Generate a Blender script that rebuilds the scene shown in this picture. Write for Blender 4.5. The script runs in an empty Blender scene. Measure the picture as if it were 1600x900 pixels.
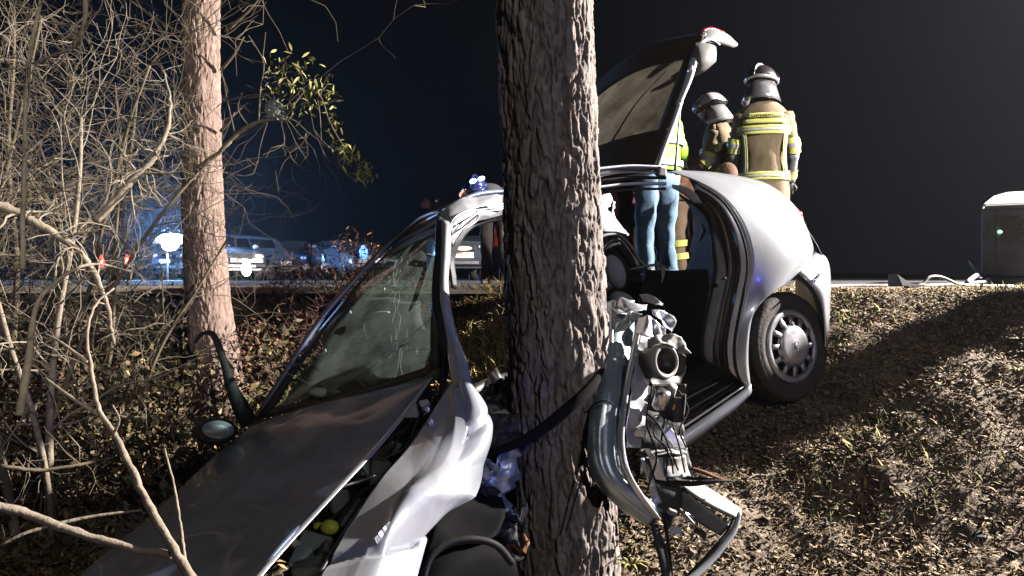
import bpy, math, random
import numpy as np
from mathutils import Vector, Matrix, Euler

random.seed(7); RNG = np.random.default_rng(11)
scene = bpy.context.scene
COL = scene.collection

# ------------------------------------------------------------------ camera
HZ = 433.0            # horizon row in the 1600x900 photograph
FPX = 1200.0          # focal length in photograph pixels
EYE = 0.10            # the eye is 0.1 m above the road: the camera stands in the ditch
cam_d = bpy.data.cameras.new('camera'); cam = bpy.data.objects.new('camera', cam_d); COL.objects.link(cam)
cam.location = (0, 0, EYE); cam.rotation_euler = (math.radians(90), 0, 0)
cam_d.sensor_width = 36; cam_d.lens = 36 * FPX / 1600; cam_d.shift_y = -(450 - HZ) / 1600
cam_d.clip_start = 0.05; cam_d.clip_end = 900
scene.camera = cam

# ------------------------------------------------------------------ world, lamps, exposure
world = bpy.data.worlds.new('World'); scene.world = world; world.use_nodes = True
wn = world.node_tree.nodes; wl = world.node_tree.links; wn.clear()
wo = wn.new('ShaderNodeOutputWorld'); bg = wn.new('ShaderNodeBackground')
tc = wn.new('ShaderNodeTexCoord'); sx = wn.new('ShaderNodeSeparateXYZ'); rmp = wn.new('ShaderNodeValToRGB')
mr = wn.new('ShaderNodeMapRange'); mr.inputs[1].default_value = -0.35; mr.inputs[2].default_value = 0.6
wl.new(tc.outputs['Generated'], sx.inputs[0]); wl.new(sx.outputs[0], mr.inputs[0]); wl.new(mr.outputs[0], rmp.inputs[0])
rmp.color_ramp.elements[0].color = (0.0002, 0.0002, 0.0003, 1); rmp.color_ramp.elements[1].color = (0.0070, 0.0074, 0.0100, 1)
e = rmp.color_ramp.elements.new(0.45); e.color = (0.0008, 0.0009, 0.0013, 1)
wl.new(rmp.outputs[0], bg.inputs[0]); bg.inputs[1].default_value = 1.0; wl.new(bg.outputs[0], wo.inputs[0])

def lamp(name, loc, power, color, radius=0.1, kind='POINT', aim=None, spot=None):
    d = bpy.data.lights.new(name, kind); d.energy = power; d.color = color; d.shadow_soft_size = radius
    o = bpy.data.objects.new(name, d); COL.objects.link(o); o.location = loc
    if aim: o.rotation_euler = (Vector(aim) - Vector(loc)).to_track_quat('-Z', 'Y').to_euler()
    if spot: d.spot_size = math.radians(spot); d.spot_blend = 0.4
    return o
lamp('scene_floodlight', (9.8, 5.9, 4.8), 25000, (1.0, 0.93, 0.88), 0.10)
lamp('front_fill', (2.6, -3.6, 3.0), 280, (0.97, 0.95, 1.0), 0.25)  # added fill from behind the camera for trunk, bonnet and engine bay
lamp('blue_beacon', (5.2, -0.2, 0.1), 40, (0.06, 0.10, 1.0), 0.12)
lamp('blue_wing_spot', (1.8, 0.0, -0.4), 85, (0.10, 0.14, 1.0), 0.08, 'SPOT', (-0.32, 2.5, -0.42), 21)  # added narrow spot that puts blue on the wing and pillar only
lamp('thicket_fill_spot', (3.4, -4.5, 1.1), 1300, (1.0, 0.93, 0.84), 0.10, 'SPOT', (-3.15, 5.0, 0.9), 20)  # added spot that brightens the slender pine and left thicket
lamp('crew_fill_spot', (8.2, 0.2, 3.6), 6500, (1.0, 0.95, 0.9), 0.12, 'SPOT', (1.55, 6.5, 1.15), 21)  # added narrow spot to brighten the rescuers' backs
lamp('far_blue_beacon', (-9.8, 21.5, 1.3), 4800, (0.25, 0.5, 1.0), 0.2)
lamp('far_red_glow', (-2.6, 8.3, 0.5), 5, (1.0, 0.18, 0.10), 0.15)

scene.view_settings.view_transform = 'Standard'; scene.view_settings.look = 'None'
scene.view_settings.exposure = 0; scene.view_settings.gamma = 1; scene.view_settings.use_curve_mapping = False
scene.render.engine = 'CYCLES'
scene.cycles.max_bounces = 6; scene.cycles.diffuse_bounces = 0; scene.cycles.glossy_bounces = 3
scene.cycles.transparent_max_bounces = 12; scene.cycles.sample_clamp_indirect = 2.0
scene.cycles.use_denoising = True

# ------------------------------------------------------------------ noise in numpy
def _h(ix, iy, iz, s):
    n = (ix.astype(np.int64) * 374761393 + iy.astype(np.int64) * 668265263 + iz.astype(np.int64) * 1440662683 + s * 974634777) & 0xffffffff
    n = ((n ^ (n >> 13)) * 1274126177) & 0xffffffff
    n = (n ^ (n >> 16)) & 0xffffffff
    return n / 4294967295.0
def vnoise(x, y, z=None, s=0):
    x = np.asarray(x, float); y = np.asarray(y, float); z = np.zeros_like(x) if z is None else np.asarray(z, float)
    x0, y0, z0 = np.floor(x), np.floor(y), np.floor(z)
    fx, fy, fz = x - x0, y - y0, z - z0
    fx, fy, fz = [f * f * (3 - 2 * f) for f in (fx, fy, fz)]
    r = 0
    for i in (0, 1):
        for j in (0, 1):
            for k in (0, 1):
                w = (fx if i else 1 - fx) * (fy if j else 1 - fy) * (fz if k else 1 - fz)
                r = r + w * _h(x0 + i, y0 + j, z0 + k, s)
    return r
def fbm(x, y, z=None, s=0, o=4):
    r, a, t = 0, 1.0, 0
    z = np.zeros_like(np.asarray(x, float)) if z is None else z
    for i in range(o):
        r = r + a * vnoise(np.asarray(x) * 2 ** i, np.asarray(y) * 2 ** i, np.asarray(z) * 2 ** i, s + i); t += a; a *= .5
    return r / t
def voro(x, y, s=0, wrap=None):
    x0, y0 = np.floor(x), np.floor(y)
    f1 = np.full(x.shape, 9.0); f2 = np.full(x.shape, 9.0); idv = np.zeros(x.shape)
    for i in (-1, 0, 1):
        for j in (-1, 0, 1):
            cx, cy = x0 + i, y0 + j
            hx = cx % wrap if wrap else cx
            px = cx + _h(hx, cy, np.zeros_like(cx), s); py = cy + _h(hx, cy, np.ones_like(cx), s)
            d = np.hypot(px - x, py - y); idn = _h(hx, cy, np.full_like(cx, 2), s)
            m = d < f1
            f2 = np.where(m, f1, np.minimum(f2, d)); idv = np.where(m, idn, idv); f1 = np.where(m, d, f1)
    return f1, f2, idv

# ------------------------------------------------------------------ materials
def mat(name, col, rough=.6, metal=0, var=.25, scale=12, bump=0, bscale=40, coat=0, emit=None, estr=0, spec=None, col2=None, attr=None, sss=0):
    m = bpy.data.materials.new(name); m.use_nodes = True
    n = m.node_tree.nodes; l = m.node_tree.links; b = n['Principled BSDF']
    b.inputs['Roughness'].default_value = rough; b.inputs['Metallic'].default_value = metal
    if coat: b.inputs['Coat Weight'].default_value = coat; b.inputs['Coat Roughness'].default_value = .08
    if spec is not None: b.inputs['Specular IOR Level'].default_value = spec
    c = Vector(col)
    tcn = n.new('ShaderNodeTexCoord')
    nz = n.new('ShaderNodeTexNoise'); nz.inputs['Scale'].default_value = scale; nz.inputs['Detail'].default_value = 5; nz.inputs['Roughness'].default_value = .65
    l.new(tcn.outputs['Object'], nz.inputs['Vector'])
    r = n.new('ShaderNodeValToRGB'); r.color_ramp.elements[0].position = .3; r.color_ramp.elements[1].position = .7
    lo = c * (1 - var); hi = Vector(col2) if col2 else c * (1 + var * .6)
    r.color_ramp.elements[0].color = (*lo, 1); r.color_ramp.elements[1].color = (*[min(1, q) for q in hi], 1)
    l.new(nz.outputs[0], r.inputs[0]); out = r.outputs[0]
    if attr:
        a = n.new('ShaderNodeAttribute'); a.attribute_name = attr
        mx = n.new('ShaderNodeMix'); mx.data_type = 'RGBA'; mx.blend_type = 'MULTIPLY'; mx.inputs[0].default_value = 1
        l.new(out, mx.inputs[6]); l.new(a.outputs['Color'], mx.inputs[7]); out = mx.outputs[2]
    l.new(out, b.inputs['Base Color'])
    if bump:
        n2 = n.new('ShaderNodeTexNoise'); n2.inputs['Scale'].default_value = bscale; n2.inputs['Detail'].default_value = 6
        l.new(tcn.outputs['Object'], n2.inputs['Vector'])
        bp = n.new('ShaderNodeBump'); bp.inputs['Strength'].default_value = bump; bp.inputs['Distance'].default_value = .01
        l.new(n2.outputs[0], bp.inputs['Height']); l.new(bp.outputs[0], b.inputs['Normal'])
    if emit:
        b.inputs['Emission Color'].default_value = (*emit, 1); b.inputs['Emission Strength'].default_value = estr
    return m
def glassmat(name, tint, dust=.06, dustcol=(.3, .3, .25), gloss=1.0, dscale=6):
    m = bpy.data.materials.new(name); m.use_nodes = True
    n = m.node_tree.nodes; l = m.node_tree.links; n.clear()
    o = n.new('ShaderNodeOutputMaterial'); t = n.new('ShaderNodeBsdfTransparent'); t.inputs[0].default_value = (*tint, 1)
    g = n.new('ShaderNodeBsdfGlossy'); g.inputs['Roughness'].default_value = .08
    f = n.new('ShaderNodeFresnel'); f.inputs[0].default_value = 1.5
    mt = n.new('ShaderNodeMath'); mt.operation = 'MULTIPLY'; mt.inputs[1].default_value = gloss; l.new(f.outputs[0], mt.inputs[0])
    mx = n.new('ShaderNodeMixShader'); l.new(mt.outputs[0], mx.inputs[0]); l.new(t.outputs[0], mx.inputs[1]); l.new(g.outputs[0], mx.inputs[2])
    d = n.new('ShaderNodeBsdfDiffuse'); d.inputs[0].default_value = (*dustcol, 1)
    tcn = n.new('ShaderNodeTexCoord'); nz = n.new('ShaderNodeTexNoise'); nz.inputs['Scale'].default_value = dscale; nz.inputs['Detail'].default_value = 8; nz.inputs['Roughness'].default_value = .7
    l.new(tcn.outputs['Object'], nz.inputs['Vector'])
    mp = n.new('ShaderNodeMapRange'); mp.inputs[1].default_value = .35; mp.inputs[2].default_value = .75; mp.inputs[3].default_value = dust * .3; mp.inputs[4].default_value = dust * 2
    l.new(nz.outputs[0], mp.inputs[0])
    m2 = n.new('ShaderNodeMixShader'); l.new(mp.outputs[0], m2.inputs[0]); l.new(mx.outputs[0], m2.inputs[1]); l.new(d.outputs[0], m2.inputs[2])
    tr = n.new('ShaderNodeBsdfTranslucent'); tr.inputs[0].default_value = (*dustcol, 1)
    ad = n.new('ShaderNodeMixShader'); ad.inputs[0].default_value = .55; l.new(d.outputs[0], ad.inputs[1]); l.new(tr.outputs[0], ad.inputs[2]); l.new(ad.outputs[0], m2.inputs[2])
    l.new(m2.outputs[0], o.inputs[0]); return m

M = dict(
    soil=mat('soil', (.23, .172, .124), .95, var=.5, scale=5, bump=.9, bscale=45, col2=(.29, .225, .16)),
    verge=mat('verge', (.26, .21, .16), .95, var=.3, bump=.4),
    asphalt=mat('asphalt', (.05, .05, .052), .85, var=.3, bump=.3, bscale=120),
    litter=mat('litter', (.42, .34, .25), .85, var=.2, attr='tint'),
    dry=mat('dry_grass', (.55, .47, .28), .85, var=.3, attr='tint'),
    bark=mat('bark', (.36, .305, .27), .95, var=.35, scale=30, bump=.18, bscale=120, attr='tint'),
    barkp=mat('pine_bark', (.33, .235, .19), .9, var=.3, scale=25, bump=.2, bscale=120, attr='tint'),
    twig=mat('twig', (.17, .135, .085), .85, var=.4, scale=9, bump=.3),
    twigpale=mat('pale_twig', (.31, .255, .185), .8, var=.35, scale=25, bump=.4, bscale=90),
    twigred=mat('red_twig', (.20, .10, .07), .85, var=.4),  # red light of the tail lamps put into the twig colour
    leafg=mat('leaf_green', (.36, .34, .10), .75, var=.6, scale=20),
    leafd=mat('leaf_dark', (.09, .11, .045), .7, var=.5, scale=20),
    leafb=mat('leaf_brown', (.25, .12, .075), .8, var=.4, scale=20),
    lichen=mat('lichen', (.30, .32, .28), .9, var=.3, bump=.4),
    sprout=mat('sprout', (.25, .42, .06), .5),
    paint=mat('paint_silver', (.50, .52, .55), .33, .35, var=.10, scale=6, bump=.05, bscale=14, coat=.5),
    paintshade=mat('paint_silver_shaded', (.17, .22, .33), .45, .3, var=.45, scale=5, bump=.16, bscale=11, coat=.3),  # the car's silver with the shade on bonnet and roof put into the colour
    crush=mat('crushed_metal', (.60, .61, .65), .30, .45, var=.12, scale=6, bump=.12, bscale=18),
    crushb=mat('crushed_blue_metal', (.36, .42, .45), .33, .45, var=.15, scale=5, bump=.15, bscale=18),
    steel=mat('steel', (.45, .45, .46), .3, .9, var=.3),
    alu=mat('grey_plastic', (.34, .34, .35), .55, 0, var=.2),
    trimw=mat('trim_pale', (.52, .51, .47), .55, 0, var=.12, bump=.1),
    black=mat('black_plastic', (.015, .015, .016), .45, 0, var=.3),
    rubber=mat('rubber', (.012, .012, .012), .7, 0, var=.4, scale=20, bump=.2, spec=.25),
    tyre=mat('tyre', (.055, .048, .042), .8, 0, var=.55, scale=14, bump=.35, bscale=60),
    cloth_seat=mat('seat_cloth', (.42, .41, .42), .9, var=.2, bump=.2),
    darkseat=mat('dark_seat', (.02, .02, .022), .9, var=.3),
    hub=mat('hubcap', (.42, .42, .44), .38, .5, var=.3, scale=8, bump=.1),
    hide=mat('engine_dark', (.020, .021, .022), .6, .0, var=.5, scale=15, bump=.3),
    green=mat('engine_green', (.11, .135, .115), .5, .1, var=.4),
    yel=mat('cap_yellow', (.55, .58, .06), .5), red=mat('red_lens', (.5, .02, .03), .25, emit=None),
    coat=mat('turnout_coat', (.19, .138, .080), .9, var=.22, scale=9, bump=.35, bscale=22),
    coatd=mat('turnout_trousers', (.24, .16, .10), .9, var=.25, scale=9, bump=.3, bscale=22),
    refl=mat('yellow_band', (.83, .84, .22), .6, var=.08), reflg=mat('grey_band', (.55, .56, .55), .4, var=.1),
    hivis=mat('hivis', (.50, .95, .06), .7, var=.12, bump=.2), jeans=mat('jeans', (.13, .215, .31), .9, var=.3, scale=14, bump=.4, bscale=25),
    paleblue=mat('pale_blue_jeans', (.40, .50, .58), .9, var=.15), darkcloth=mat('dark_cloth', (.035, .033, .035), .9, var=.3, bump=.3),
    browncloth=mat('brown_cloth', (.10, .075, .065), .9, var=.3, bump=.3), maroon=mat('maroon_cloth', (.34, .13, .15), .9, var=.3, bump=.3),
    redcloth=mat('red_cloth', (.75, .09, .05), .8), rust=mat('rust_cloth', (.22, .10, .05), .9, var=.5, scale=12),
    sleeve=mat('grey_sleeve', (.20, .205, .21), .9, var=.25, bump=.3),
    skin=mat('skin', (.50, .27, .20), .6, var=.1), hair=mat('hair', (.10, .045, .022), .85, var=.5, bump=.5, bscale=80),
    boot=mat('boot', (.03, .027, .025), .5), glove=mat('glove', (.10, .09, .08), .8),
    helmw=mat('helmet_white', (.62, .60, .55), .3, 0, var=.08, coat=.4), helmd=mat('helmet_dark', (.014, .012, .014), .35, 0, var=.2, coat=.15),
    helmg=mat('helmet_silver', (.40, .40, .42), .32, .4, var=.1), helmb=mat('helmet_navy', (.02, .03, .12), .25, 0, coat=.6),
    carsil=mat('far_silver', (.45, .48, .52), .3, .4, coat=.5), cardk=mat('far_dark', (.05, .06, .08), .3, .2, coat=.5), carblue=mat('far_blue', (.07, .10, .17), .3, .2, coat=.5),
    glassdk=mat('dark_glass', (.012, .014, .018), .08, 0), plate=mat('plate', (.8, .8, .8), .5, emit=(1, .75, .8), estr=.25),  # number plate's lit look put in as a faint glow of its own
    hl=mat('headlamp_on', (.9, .9, .9), .3, emit=(1, .82, .8), estr=22), hlw=mat('headlamp_warm', (.9, .8, .6), .3, emit=(1, .62, .36), estr=3),
    hldim=mat('headlamp_dim', (.7, .7, .75), .15, emit=(.8, .8, 1), estr=.35),
    tl=mat('tail_on', (.9, .1, .05), .3, emit=(1, .05, .02), estr=9), tlc=mat('tail_core', (1, .6, .4), .3, emit=(1, .45, .3), estr=16), tld=mat('tail_dim', (.35, .02, .03), .2, emit=(1, .05, .08), estr=.12),
    beacon=mat('beacon_on', (.5, .7, 1), .3, emit=(.62, .8, 1), estr=60), beaconb=mat('beacon_blue', (.05, .1, .9), .3, emit=(.05, .16, 1), estr=6),
    beaconw=mat('beacon_core', (.4, .6, 1), .3, emit=(.30, .50, 1), estr=12), led=mat('led', (.3, .9, .6), .3, emit=(.4, 1, .7), estr=2.5),
    gen=mat('generator_body', (.30, .30, .31), .7, .1, var=.3, scale=4, bump=.1), gentop=mat('generator_top', (.62, .60, .57), .7, var=.15),
    airbag=mat('airbag', (.88, .88, .90), .8, var=.04, bump=.2, bscale=8), cable=mat('cable', (.40, .38, .34), .7),
    hill=mat('hill', (.03, .035, .045), 1.0), ringp=mat('speaker_ring', (.50, .47, .42), .5, var=.25),
    archshade=mat('arch_shade_black', (.005, .005, .005), .9, var=.3, spec=.1),  # near-black carries the shade of the front wheel arch on liner and tyre
    helmk=mat('helmet_smoke', (.13, .13, .135), .3, .3, coat=.3),
    sealm=mat('seal_matt', (.012, .011, .011), .95, var=.2, spec=.1), tgframe=mat('tailgate_lining', (.045, .036, .028), .8, var=.3), lidtrim=mat('lid_trim', (.15, .148, .14), .7, var=.15),
    gold=mat('brass', (.6, .35, .12), .35, .8), white=mat('white_label', (.8, .8, .8), .6),
)
G_WS = glassmat('windscreen_glass', (.55, .72, .64), dust=.16, dustcol=(.24, .30, .27), gloss=.8, dscale=5)
G_TG = glassmat('tailgate_glass', (.30, .31, .28), dust=.22, dustcol=(.20, .18, .14), gloss=1.0, dscale=3)

# ------------------------------------------------------------------ builders
def Wp(p):
    u, v, Y = p
    return ((u - 800) / FPX * Y, Y, EYE + (HZ - v) / FPX * Y)
def pts(l): return [Wp(p) for p in l]

def cr(P, n):
    P = np.array(P, float)
    if len(P) == 2: return P[0] + (P[1] - P[0]) * np.linspace(0, 1, n)[:, None]
    d = np.r_[0, np.cumsum(np.sqrt(np.linalg.norm(np.diff(P, axis=0), axis=1)) ** 2 + 1e-9)]
    t = np.linspace(0, d[-1], n); i = np.clip(np.searchsorted(d, t, side='right') - 1, 0, len(P) - 2)
    # hermite with finite-difference tangents
    T = np.zeros_like(P)
    T[1:-1] = (P[2:] - P[:-2]) / (d[2:] - d[:-2])[:, None]; T[0] = (P[1] - P[0]) / (d[1] - d[0]); T[-1] = (P[-1] - P[-2]) / (d[-1] - d[-2])
    h = (d[i + 1] - d[i])[:, None]; s = ((t - d[i]) / h[:, 0])[:, None]
    return (2 * s**3 - 3 * s**2 + 1) * P[i] + (s**3 - 2 * s**2 + s) * h * T[i] + (-2 * s**3 + 3 * s**2) * P[i + 1] + (s**3 - s**2) * h * T[i + 1]

WLOC = {}
def tag(o, label=None, cat=None, group=None, kind=None):
    if label: o['label'] = label
    if cat: o['category'] = cat
    if group: o['group'] = group
    if kind: o['kind'] = kind
    return o
def empty(name, loc, rz=0, **k):
    o = bpy.data.objects.new(name, None); COL.objects.link(o); o.location = loc; o.rotation_euler = (0, 0, rz); o.empty_display_size = .2
    WLOC[o.name] = Vector(loc) if rz == 0 else Vector((0, 0, 0)); 
    return tag(o, **k)

class MB:
    def __init__(s): s.v = []; s.f = []; s.n = 0; s.mi = []
    def add(s, V, F, mi=0):
        V = np.asarray(V, float).reshape(-1, 3)
        s.v.append(V); s.f += [tuple(int(i) + s.n for i in f) for f in F]; s.mi += [mi] * len(F); s.n += len(V); return s
    def grid(s, G, mi=0, closeu=False, closev=False):
        G = np.asarray(G); a, b = G.shape[:2]; F = []
        for i in range(a if closeu else a - 1):
            for j in range(b if closev else b - 1):
                i2, j2 = (i + 1) % a, (j + 1) % b
                F.append((i * b + j, i * b + j2, i2 * b + j2, i2 * b + j))
        return s.add(G.reshape(-1, 3), F, mi)
    def tube(s, P, R, n=8, smooth=0, flat=1.0, up=(0, 0, 1), cap=True, mi=0):
        P = np.array(P, float); R = np.broadcast_to(np.asarray(R, float), (len(P),)) if np.ndim(R) < 1 or len(R) == len(P) else np.interp(np.linspace(0, 1, len(P)), np.linspace(0, 1, len(R)), R)
        if smooth:
            k = smooth * (len(P) - 1) + 1
            Rn = np.interp(np.linspace(0, 1, k), np.linspace(0, 1, len(P)), R); P = cr(P, k); R = Rn
        T = np.gradient(P, axis=0); T /= np.linalg.norm(T, axis=1)[:, None] + 1e-9
        ref = np.array(up, float)
        if abs(np.dot(T[0], ref)) > .95: ref = np.array((1., 0, 0))
        G = []
        for p, t, r in zip(P, T, R):
            a = np.cross(t, ref); a /= np.linalg.norm(a) + 1e-9; b = np.cross(a, t); ref = b
            th = np.linspace(0, 2 * math.pi, n, endpoint=False)
            G.append(p + r * (np.cos(th)[:, None] * a + flat * np.sin(th)[:, None] * b))
        b0 = s.n; s.grid(G, mi, closev=True)
        if cap:
            m = len(P)
            s.f.append(tuple(b0 + i for i in range(n))[::-1]); s.f.append(tuple(b0 + (m - 1) * n + i for i in range(n))); s.mi += [mi, mi]
        return s
    def box(s, c, size, R=None, mi=0, taper=1.0):
        x, y, z = [q / 2 for q in size]
        V = np.array([(i * x * (taper if k > 0 else 1), j * y * (taper if k > 0 else 1), k * z) for i in (-1, 1) for j in (-1, 1) for k in (-1, 1)])
        if R is not None: V = V @ np.array(R.to_3x3() if hasattr(R, 'to_3x3') else R.to_matrix()).T
        return s.add(V + np.array(c), [(0, 1, 3, 2), (4, 6, 7, 5), (0, 4, 5, 1), (2, 3, 7, 6), (0, 2, 6, 4), (1, 5, 7, 3)], mi)
    def ell(s, c, r, nu=14, nv=10, R=None, mi=0, z0=-90, z1=90, shape=None):
        th = np.linspace(0, 2 * math.pi, nu, endpoint=False); ph = np.radians(np.linspace(z0, z1, nv))
        G = np.array([[(math.cos(p) * math.cos(t), math.cos(p) * math.sin(t), math.sin(p)) for t in th] for p in ph])
        if shape: G = shape(G)
        G = G * np.array(r)
        if R is not None: G = G @ np.array(R.to_matrix() if hasattr(R, 'to_matrix') else R).T
        return s.grid(G + np.array(c), mi, closev=True)
    def lathe(s, prof, c, axis, n=32, mi=0):     # prof: (radius, offset along axis)
        q = Vector((0, 0, 1)).rotation_difference(Vector(axis).normalized()).to_matrix(); q = np.array(q)
        th = np.linspace(0, 2 * math.pi, n, endpoint=False)
        G = np.array([[(r * math.cos(t), r * math.sin(t), h) for t in th] for r, h in prof]) @ q.T + np.array(c)
        return s.grid(G, mi, closev=True)
    def build(s, name, m, parent=None, local=False, smooth=True, solid=0, bevel=0, sub=0, tint=None, label=None, cat=None, group=None, kind=None, crease=None, wob=0, wf=9):
        V = np.concatenate(s.v)
        if wob: V = V + np.stack([fbm(V[:, 0] * wf, V[:, 1] * wf, V[:, 2] * wf * .6, 60 + i, 3) - .5 for i in range(3)], 1) * 2 * wob
        me = bpy.data.meshes.new(name)
        c = (V.min(0) + V.max(0)) / 2
        if parent is None: c[2] = V[:, 2].min()
        V = V - c
        me.from_pydata(V.tolist(), [], s.f)
        ms = m if isinstance(m, (list, tuple)) else [m]
        for q in ms: me.materials.append(q)
        if len(ms) > 1: me.polygons.foreach_set('material_index', s.mi)
        if smooth:
            me.polygons.foreach_set('use_smooth', [True] * len(me.polygons))
        if tint is not None:
            a = me.color_attributes.new('tint', 'FLOAT_COLOR', 'POINT'); a.data.foreach_set('color', np.c_[tint, np.ones(len(tint))].astype('f').ravel())
        me.update(); o = bpy.data.objects.new(name, me); COL.objects.link(o)
        w = Vector(c)
        if parent is not None:
            o.parent = parent; o.location = w if local and parent.type == 'EMPTY' else w - WLOC.get(parent.name, Vector())
        else: o.location = w
        WLOC[o.name] = w
        if smooth and crease: 
            me.set_sharp_from_angle(angle=math.radians(crease))
        if bevel:
            b = o.modifiers.new('bevel', 'BEVEL'); b.width = bevel; b.segments = 2; b.limit_method = 'ANGLE'
        if solid:
            q = o.modifiers.new('thickness', 'SOLIDIFY'); q.thickness = solid; q.offset = -1
        if sub:
            q = o.modifiers.new('sub', 'SUBSURF'); q.levels = sub; q.render_levels = sub
        return tag(o, label, cat, group, kind)

def loftg(curves, nu, nv, px=True):
    C = [cr(pts(c) if px else c, nu) for c in curves]
    C = np.array(C); G = np.zeros((nu, nv, 3))
    for i in range(nu): G[i] = cr(C[:, i], nv)
    return G
def gnormals(G):
    a = np.gradient(G, axis=0); b = np.gradient(G, axis=1); n = np.cross(a, b); return n / (np.linalg.norm(n, axis=2, keepdims=True) + 1e-9)
def crumple(G, amp, freq, s=0, sharp=True):
    n = gnormals(G); X, Y, Z = [G[..., i] * freq for i in range(3)]
    d = fbm(X, Y, Z, s, 3) - .5
    if sharp:
        q = G + (np.dstack([vnoise(X * .7, Y * .7, Z * .7, s + i) for i in (31, 32, 33)]) - .5) * (.8 / freq)
        r_ = np.random.default_rng(s + 100); d = 0
        for i, a_ in enumerate((1, .8, .6, .4, .3)):
            k_ = r_.normal(0, 1, 3); k_ /= np.linalg.norm(k_); ph = (q @ k_) * freq * (.35 + .33 * i) + r_.uniform(0, 9)
            d = d + a_ * (np.abs(ph - np.floor(ph) - .5) * 2 - .5)
        d = d * .45
    if False: d = np.abs(d) * 2 - .25 + .4 * (np.abs(vnoise(X * 2.3, Y * 2.3, Z * 2.3, s + 9) - .5) * 2 - .5)
    return G + n * (d * amp)[..., None]
# ------------------------------------------------------------------ setting: ground, road, far land
def prof(x, y):
    x = np.asarray(x, float); y = np.asarray(y, float)
    r = np.clip((x + 1.2) / 2.2, 0, 1); r = r * r * (3 - 2 * r)
    zl = np.interp(7.3 - y, [-.2, 0, .5, 1.3, 2.2, 3.2, 4.4], [0, -.03, -.38, -.90, -1.05, -1.2, -1.25])
    zr = np.interp(6.25 - y, [-.2, 0, 1.6, 2.5, 3.1, 3.9, 6], [0, -.02, -.46, -.85, -1.08, -1.25, -1.3])
    z = zl * (1 - r) + zr * r
    rise = .20 * np.clip(x - 1.25, 0, None)
    k = np.minimum(z + rise, -.02)
    z = np.where(y > 6.9, z, np.where(rise > 0, k, z))
    z = np.where((x < -2.6), z + np.clip(-2.6 - x, 0, 3) * .22 * np.clip((6 - y) / 3, 0, 1), z)
    return z
def gz(x, y):
    z = prof(x, y); rough = np.clip(-z * 5, 0, 1)
    n = (fbm(np.asarray(x) * 2.2, np.asarray(y) * 2.2, None, 3, 3) - .5) * .16 + (fbm(np.asarray(x) * 11, np.asarray(y) * 11, None, 5, 3) - .5) * .075
    return z + n * (.06 + .94 * rough) * np.where(np.asarray(y) > 6.6, .4, 1)
def axis(dense0, dense1, step, lo, hi):
    a = list(np.arange(dense0, dense1, step)); q = step
    b = dense1
    while b < hi: a.append(b); q = min(q * 1.35, 30); b += q
    c = dense0; q = step; pre = []
    while c > lo: q = min(q * 1.35, 30); c -= q; pre.append(c)
    return np.array(pre[::-1] + a)
xs = axis(-4.5, 5.2, .03, -260, 260); ys = axis(1.1, 7.6, .03, -60, 420)
GX, GY = np.meshgrid(xs, ys, indexing='ij'); GZ = gz(GX, GY)
GZ = np.where(GY > 17, -.12, GZ); GZ = np.where((GY > 7.6) & (GY <= 17), np.minimum(GZ, -.03) * 0 - .03, GZ)
MB().grid(np.dstack([GX, GY, GZ])).build('ground', M['soil'], kind='structure')
rx = axis(-14, 14, .5, -200, 200)
edge = 7.15 + .12 * np.sin(rx * .9) + .08 * np.sin(rx * 2.7) - .75 / (1 + np.exp(-(rx - .8) * 3))
R_ = MB(); R_.grid(np.array([[(x, e0 - .30, -.045), (x, e0, .006), (x, e0 + .9, .012)] for x, e0 in zip(rx, edge)])); R_.build('road_verge', M['verge'], kind='structure')
R_ = MB(); R_.grid(np.array([[(x, e0 + .86, .018), (x, 11, .05), (x, 14.6, .018), (x, 15.0, -.1)] for x, e0 in zip(rx, edge)])); R_.build('road', M['asphalt'], kind='structure')
R_ = MB(); R_.grid(np.array([[(x, 16.2, -.10), (x, 16.5, .006), (x, 60, .006)] for x in rx])); R_.build('lay_by', M['asphalt'], kind='structure')
hx = np.linspace(-260, 260, 90)
H = np.array([[(x, 230 + 8 * math.sin(x * .05), -1), (x, 240, 1.0 + 1.0 * math.sin(x * .021 + 1) + .6 * math.sin(x * .07)), (x, 300, 0)] for x in hx])
MB().grid(H).build('hills', M['hill'], kind='structure')

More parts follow.
